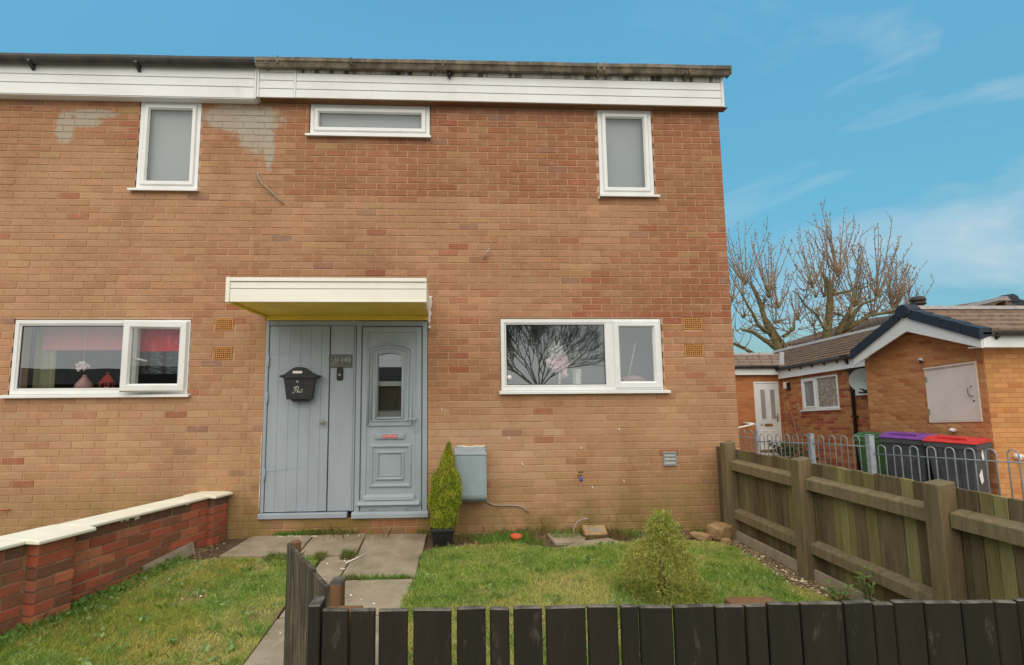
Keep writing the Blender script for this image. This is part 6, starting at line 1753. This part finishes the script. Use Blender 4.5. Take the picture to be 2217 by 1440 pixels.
blades('dry_stems', px, py, 0.06, 0.19, 0.003, np.array(S(178, 152, 104)) * rng.uniform(.6, 1.1, (len(px), 1)), z0=0.0, lean=0.8, kind='stuff')

def leaves(name, centres, size, cols, parent=None, up=0.3, aspect=0.5, mat='foliage', **kw):
    """leaf-sized diamonds with random directions"""
    N = len(centres)
    d = rng.normal(0, 1, (N, 3)); d[:, 2] = d[:, 2] * 0.7 + up
    d /= np.linalg.norm(d, axis=1)[:, None]
    e = rng.normal(0, 1, (N, 3)); e -= d * (e * d).sum(1)[:, None]; e /= np.linalg.norm(e, axis=1)[:, None]
    L = (size * rng.uniform(0.6, 1.4, N))[:, None]
    v = np.stack([centres - d * L * 0.5, centres + e * L * aspect * 0.5, centres + d * L * 0.5, centres - e * L * aspect * 0.5], 1)
    return link(name, fast_mesh(name, v, 4, cols, M[mat]), parent, **kw)

# low leafy weeds at the foot of the garden wall
n = 1500
s_ = rng.uniform(0.5, 2.6, n); off_ = np.abs(rng.normal(0.05, 0.07, n)) + 0.01
gp_ = np.array([[gorg.x + gdir.x * a + gnor.x * o_, gorg.y + gdir.y * a + gnor.y * o_] for a, o_ in zip(s_, off_)])
k = vnoise(gp_[:, 0], gp_[:, 1], 4.5, 80) > 0.42
c3 = np.column_stack([gp_[k], rng.uniform(0.01, 0.06, k.sum())])
leaves('ground_ivy', c3, 0.030, np.array(S(130, 160, 84)) * rng.uniform(.6, 1.3, (len(c3), 1)), aspect=0.8, up=0.15, kind='stuff')
px, py = gp_[:, 0] + 0.03, gp_[:, 1]
blades('weeds', px, py, 0.03, 0.10, 0.004, (DARK * 0.95)[None, :] * rng.uniform(.6, 1.3, (len(px), 1)), z0=0.0, lean=0.9, kind='stuff')

# potted conifer beside the door
pot = thing('plant_pot', 'square black plastic pot holding the slim conifer by the doors', 'plant pot', (-3.215, -0.33, 0))
b = MB(); b.hexa([(-3.300, -0.425, 0.0), (-3.125, -0.425, 0.0), (-3.125, -0.25, 0.0), (-3.300, -0.25, 0.0), (-3.318, -0.44, 0.128), (-3.105, -0.44, 0.128), (-3.105, -0.23, 0.128), (-3.318, -0.23, 0.128)]); b.build('body', M['black_plastic'], pot, bev=0.006)
b = MB(); b.box(-3.330, -3.095, -0.452, -0.22, 0.134, 0.166); b.build('rim', M['black_plastic'], pot, bev=0.006)
for k in range(8):
    xx = -3.29 + k * 0.0235
    b = MB(); b.hexa([(xx, -0.430, 0.004), (xx + .008, -0.430, 0.004), (xx + .008, -0.42, 0.004), (xx, -0.42, 0.004), (xx - .001, -0.444, 0.126), (xx + .009, -0.444, 0.126), (xx + .009, -0.43, 0.126), (xx - .001, -0.43, 0.126)]); b.build('rib', M['black_plastic'], pot)
con = thing('conifer', 'slim bright yellow green conifer standing in a black pot', 'conifer', (-3.20, -0.33, 0.16))
MB().tube([(-3.20, -0.33, 0.13), (-3.195, -0.33, 0.5), (-3.16, -0.33, 0.85)], [0.016, 0.012, 0.004], 7).build('trunk', M['bark'], con)
def cone_cloud(n, cx, cy, z0, z1, prof, lumps, seed):
    t = rng.uniform(0, 1, n) ** 0.9
    a = rng.uniform(0, 2 * np.pi, n)
    r = np.interp(t, [p_[0] for p_ in prof], [p_[1] for p_ in prof]) * (0.55 + 0.45 * np.sqrt(rng.uniform(0, 1, n)))
    lump = 1 + lumps * (vnoise(a * 1.3 + 5, t * 7, 1.0, seed) - 0.5) * 2
    r = r * lump
    return np.column_stack([cx + r * np.cos(a), cy + r * np.sin(a), z0 + (z1 - z0) * t]), t, a
cc, t, a = cone_cloud(22000, 0, 0, 0.165, 0.955, [(0, 0.108), (0.15, 0.128), (0.35, 0.142), (0.55, 0.128), (0.72, 0.084), (0.86, 0.042), (1, 0.004)], 0.30, 3)
cc[:, 0] += -3.205 + 0.06 * t ** 2; cc[:, 1] += -0.33
clump = vnoise(a * 2.2, t * 12, 1.0, 12)[:, None]
cols = np.array(S(162, 178, 56)) * (1 - clump) + np.array(S(204, 204, 74)) * clump
w_ = (t > 0.62)[:, None] * rng.uniform(0, 1, (len(t), 1))
cols = cols * (1 - 0.5 * w_) + np.array(S(206, 186, 84)) * 0.5 * w_
dk = (rng.uniform(0, 1, len(t)) < 0.26)[:, None]
cols = np.where(dk, np.array(S(104, 126, 46)), cols) * rng.uniform(.75, 1.2, (len(t), 1))
leaves('foliage', cc, 0.040, cols, con, up=1.7, aspect=0.13)

# olive conifer bush on the lawn behind the black fence
bush = thing('shrub', 'pointed olive green evergreen shrub on the lawn behind the black fence', 'shrub', (-1.66, -1.66, 0))
MB().tube([(-1.66, -1.66, -0.02), (-1.655, -1.66, 0.3), (-1.64, -1.66, 0.5)], [0.03, 0.02, 0.006], 7).build('trunk', M['bark'], bush)
cc, t, a = cone_cloud(12500, 0, 0, 0.0, 0.585, [(0, 0.27), (0.2, 0.265), (0.4, 0.22), (0.6, 0.155), (0.78, 0.105), (0.92, 0.065), (1, 0.012)], 0.42, 8)
cc[:, 0] += -1.66 + 0.02 * t; cc[:, 1] += -1.66
cc += rng.normal(0, 0.019, cc.shape)
clump = vnoise(a * 3.0, t * 9, 1.0, 40)[:, None]
cols = np.array(S(154, 156, 74)) * (1 - clump) + np.array(S(190, 186, 100)) * clump
tp = np.clip((t - 0.55) * 2.2, 0, 1)[:, None]
cols = cols * (1 - tp * 0.6) + np.array(S(184, 192, 98)) * tp * 0.6
cols = cols * rng.uniform(.65, 1.25, (len(t), 1))
leaves('foliage', cc, 0.028, cols, bush, up=1.0, aspect=0.20)

# three young leafy plants in the bed by the fence
def leafy(label, x, y, h, n_st, spread):
    root = thing('young_plant', label, 'plant', (x, y, 0), 'young plants in the bed by the fence')
    st_, lf = MB(), MB()
    for k in range(n_st):
        a = 6.28 * k / n_st + random.uniform(-.4, .4); hh = h * random.uniform(.7, 1.05)
        tip = Vector((x + spread * math.cos(a), y + spread * math.sin(a), hh)); base = Vector((x, y, 0))
        pts = [base, base.lerp(tip, .5) + Vector((0, 0, hh * .1)), tip]
        st_.tube(pts, [0.005, 0.004, 0.003], 5)
        for q in range(15):
            t = 0.25 + 0.75 * q / 14; p = base.lerp(tip, t); b_ = random.uniform(0, 6.28)
            L = random.uniform(.035, .055) * (1.1 if t > .8 else .85)
            d = Vector((math.cos(b_), math.sin(b_), random.uniform(.1, .8))).normalized(); e = d.cross(Vector((0, 0, 1))).normalized() * L * 0.2
            c_ = S(128, 160, 82) if t > .75 else S(98, 134, 64)
            if t < .4 and random.random() < .4: c_ = S(176, 150, 80)
            c_ = tuple(v * random.uniform(.8, 1.25) for v in c_)
            lf.add([p, p + d * L * .5 + e, p + d * L, p + d * L * .5 - e], [(0, 1, 2, 3)], c_)
    st_.build('stem', M['bark'], root); lf.build('leaves', M['foliage'], root)
leafy('tallest young leafy plant in the bed against the fence boards', -0.42, -1.98, 0.29, 5, 0.045)
leafy('young leafy plant in the bed, left of the tallest one', -0.50, -1.83, 0.13, 6, 0.07)
leafy('short leafy plant in the bed just in front of the other two', -0.44, -2.10, 0.11, 5, 0.06)
rose = thing('climbing_rose', 'thin brown climbing plant on the bungalow wall beside its white door', 'plant', (6.05, 7.35, -0.5))
b = MB(); lf = MB()
for k in range(5):
    pts = [Vector((6.02, 7.3, -0.5))]
    for q in range(6):
        pts.append(pts[-1] + Vector((random.uniform(-.03, .02), random.uniform(-.13, .13), 0.25)))
    b.tube(pts, 0.009, 5)
    for q in range(9):
        p = pts[random.randint(2, 6)] + Vector((random.uniform(-.05, 0), random.uniform(-.08, .08), random.uniform(-.1, .1))); s = .045
        lf.add([p, p + Vector((0, s * .5, s * .4)), p + Vector((0, s, 0)), p + Vector((0, s * .5, -s * .4))], [(0, 1, 2, 3)], S(120, 66, 44))
b.build('stem', M['twig'], rose); lf.build('leaves', M['foliage'], rose)
hb_ = rng.normal(0, 1, (500, 3)) * np.array([0.10, 0.30, 0.10]) + np.array([5.3, 6.6, -0.12])
sb = thing('low_bush', 'small dark green bush at the foot of the bungalow wall behind the railing', 'bush', (5.3, 6.6, -0.4))
leaves('foliage', hb_, 0.07, np.array(S(74, 92, 52)) * rng.uniform(.6, 1.3, (500, 1)), sb, aspect=0.7)

# ------------------------------------------------------------------ small things on the ground
tp_ = thing('flower_pot', 'small empty orange clay pot at the foot of the brick wall', 'flower pot', (-2.50, -0.35, 0))
MB().lathe([(0.0, -0.02), (0.036, -0.02), (0.046, 0.045), (0.056, 0.046), (0.058, 0.072), (0.050, 0.072), (0.044, 0.02), (0.0, 0.02)], -2.50, -0.35, 18).build('body', M['red_clay'], tp_)
def broken_slab(pts, z0, z1, label, tilt=(0, 0)):
    b = MB(); cx_ = sum(p[0] for p in pts) / len(pts); cy_ = sum(p[1] for p in pts) / len(pts)
    n = len(pts)
    vs = [(p[0], p[1], z0 + tilt[0] * (p[0] - cx_) + tilt[1] * (p[1] - cy_)) for p in pts] + [(p[0], p[1], z1 + tilt[0] * (p[0] - cx_) + tilt[1] * (p[1] - cy_)) for p in pts]
    b.add(vs, [tuple(range(n))[::-1], tuple(range(n, 2 * n))] + [(i, (i + 1) % n, n + (i + 1) % n, n + i) for i in range(n)])
    return tag(b.build('broken_slab', M['slab'], None, bev=0.005), label, 'slab', 'broken slabs at the foot of the wall')
broken_slab([(-2.14, -0.44), (-1.86, -0.43), (-1.80, -0.30), (-1.84, -0.16), (-2.16, -0.14)], -0.01, 0.022, 'broken concrete slab lying flat against the brick wall')
broken_slab([(-2.12, -0.60), (-1.60, -0.56), (-1.52, -0.50), (-1.60, -0.36), (-1.80, -0.40), (-1.92, -0.44)], 0.0, 0.030, 'long broken slab lying on the lawn edge in front of the other slab', (0.02, 0.0))
fb_ = thing('loose_brick', 'loose frogged brick lying on the broken slabs by the wall', 'brick', (-1.70, -0.28, 0.05))
b = MB(); b.xf = rot_about((-1.70, -0.26, 0.06), 'X', math.radians(28)); b.box(-1.815, -1.59, -0.33, -0.20, 0.03, 0.095); b.build('brick', M['rubble'], fb_, bev=0.006)
b = MB(); b.xf = rot_about((-1.70, -0.26, 0.06), 'X', math.radians(28)); b.box(-1.775, -1.63, -0.30, -0.235, 0.0945, 0.0965); b.build('frog', M['slab'], fb_)
tag(MB().tube([(-1.90, -0.24, 0.02), (-1.90, -0.22, 0.08), (-1.86, -0.2, 0.14), (-1.79, -0.18, 0.165), (-1.74, -0.17, 0.162)], 0.006, 6).tube([(-1.79, -0.18, 0.165), (-1.73, -0.17, 0.160)], 0.010, 6).build('cable', M['cable_grey']), 'thin pale cable loop bent over the loose brick', 'cable')
def rock(label, x, y, z, sx, sy, sz, seed, rz_=0.0, mat=None):
    r_ = random.Random(seed); bm = bmesh.new(); bmesh.ops.create_icosphere(bm, subdivisions=2, radius=1)
    for v in bm.verts:
        k = 1 + 0.25 * (float(vnoise(v.co.x * 1.7 + seed, v.co.y * 1.7 + v.co.z, 1.2, seed)) - 0.5) * 2
        c = Vector((max(-.75, min(.75, v.co.x * k)), max(-.7, min(.7, v.co.y * k)), max(-.7, min(.7, v.co.z * k))))
        v.co = Matrix.Rotation(rz_, 3, 'Z') @ Vector((c.x * sx, c.y * sy, c.z * sz)) + Vector((x, y, z))
    me = bpy.data.meshes.new('rock'); bm.to_mesh(me); bm.free(); me.materials.append(mat or M['rubble'])
    return tag(link('rock', me), label, 'rock', 'rubble by the first fence post')
rock('biggest buff stone beside the first fence post at the house corner', -0.47, -0.34, 0.06, 0.15, 0.12, 0.11, 3, 0.4)
rock('flat buff stone left of the biggest stone', -0.66, -0.33, 0.02, 0.13, 0.07, 0.045, 5, -0.5)
rock('small pale stone just in front of the biggest stone', -0.50, -0.50, 0.02, 0.06, 0.05, 0.035, 8, 0.2)
# stones, chips and petals scattered over the bed and the path
def pebbles(name, px, py, z0, rmin, rmax, cols, **kw):
    N = len(px); r = rng.uniform(rmin, rmax, N)
    dirs = np.array([[1, 0, 0], [0, 1, 0], [-1, 0, 0], [0, -1, 0], [0, 0, 0.6]])
    faces = [(0, 1, 4), (1, 2, 4), (2, 3, 4), (3, 0, 4)]
    rotz = rng.uniform(0, 6.28, N); ca, sa = np.cos(rotz), np.sin(rotz)
    vs = []
    for f in faces:
        tri = []
        for i in f:
            d = dirs[i] * rng.uniform(.7, 1.3, (N, 1)) if False else dirs[i][None, :] * np.ones((N, 1))
            x_ = (d[:, 0] * ca - d[:, 1] * sa * 0.7) * r + px; y_ = (d[:, 0] * sa + d[:, 1] * ca * 0.7) * r + py
            tri.append(np.column_stack([x_, y_, z0 + d[:, 2] * r]))
        vs.append(np.stack(tri, 1))
    v = np.concatenate(vs, 0); c = np.concatenate([cols] * 4, 0)
    return link(name, fast_mesh(name, v, 3, c, M['pebble']), None, **kw)
bed = [(-0.33, -0.35), (-0.33, -3.4), (-0.55, -3.4), (-0.56, -1.75), (-0.68, -1.4), (-0.60, -0.85), (-0.68, -0.5)]
px, py = scatter(bed, 5200)
pc = np.array(S(150, 128, 98)) * rng.uniform(.45, 1.5, (len(px), 1))
pebbles('gravel', px, py, -0.012, 0.003, 0.011, pc, kind='stuff')
px, py = scatter([(-0.36, -0.6), (-0.36, -2.2), (-0.50, -2.2), (-0.66, -1.5), (-0.62, -0.6)], 120)
pebbles('stone_chips', px, py, -0.006, 0.008, 0.022, np.array(S(216, 196, 160)) * rng.uniform(.7, 1.15, (len(px), 1)), kind='stuff')
px = rng.uniform(-3.0, -0.5, 900); py = rng.uniform(-0.30, -0.01, 900)
pebbles('wall_foot_rubble', px, py, -0.01, 0.004, 0.016, np.array(S(140, 112, 82)) * rng.uniform(.5, 1.4, (900, 1)), kind='stuff')
for poly_, n_ in ((LAWN_L, 130), (LAWN_R, 60)):
    qx, qy = clumps(poly_, n_, 9, 0.03, 5)
    leaves('lawn_weeds', np.column_stack([qx, qy, rng.uniform(.03, .05, len(qx))]), 0.034, np.array(S(150, 178, 110)) * rng.uniform(.7, 1.15, (len(qx), 1)), aspect=0.55, up=0.2, kind='stuff')
# mud, moss and stones along the foot of the garden wall
n = 700
s_ = rng.uniform(0.0, 3.2, n); off_ = np.abs(rng.normal(0.05, 0.06, n)) + 0.01
pebbles('wall_foot_stones', gorg.x + gdir.x * s_ + gnor.x * off_, gorg.y + gdir.y * s_ + gnor.y * off_, -0.005, 0.005, 0.026, np.array(S(132, 116, 82)) * rng.uniform(.45, 1.2, (n, 1)), kind='stuff')
px = np.concatenate([rng.uniform(-4.9, -4.0, 60), rng.uniform(-4.2, -3.5, 26), rng.uniform(-5.1, -4.5, 20)]); py = np.concatenate([rng.uniform(-0.10, -0.01, 60), rng.uniform(-2.1, -0.7, 26), rng.uniform(-1.5, -0.6, 20)])
pebbles('petals', px, py, 0.024, 0.004, 0.015, np.array(S(236, 224, 204)) * rng.uniform(.8, 1.0, (len(px), 1)), kind='stuff')
tag(MB().tube([(-4.03, -0.87, 0.03), (-3.90, -0.68, 0.032)], 0.006, 5).build('stick', M['candle']), 'pale thin stick lying on the path slab beside the open gate', 'stick')
px = rng.uniform(-3.05, -2.6, 60); py = rng.uniform(-0.62, -0.42, 60)
leaves('dead_leaves', np.column_stack([px, py, rng.uniform(.02, .05, 60)]), 0.035, np.array(S(176, 142, 98)) * rng.uniform(.7, 1.2, (60, 1)), kind='stuff', up=0.1)
px = rng.uniform(-0.56, -0.36, 26); py = rng.uniform(-2.2, -1.75, 26)
leaves('dead_leaves', np.column_stack([px, py, rng.uniform(.0, .03, 26)]), 0.045, np.array(S(196, 152, 92)) * rng.uniform(.8, 1.2, (26, 1)), kind='stuff', up=0.1)
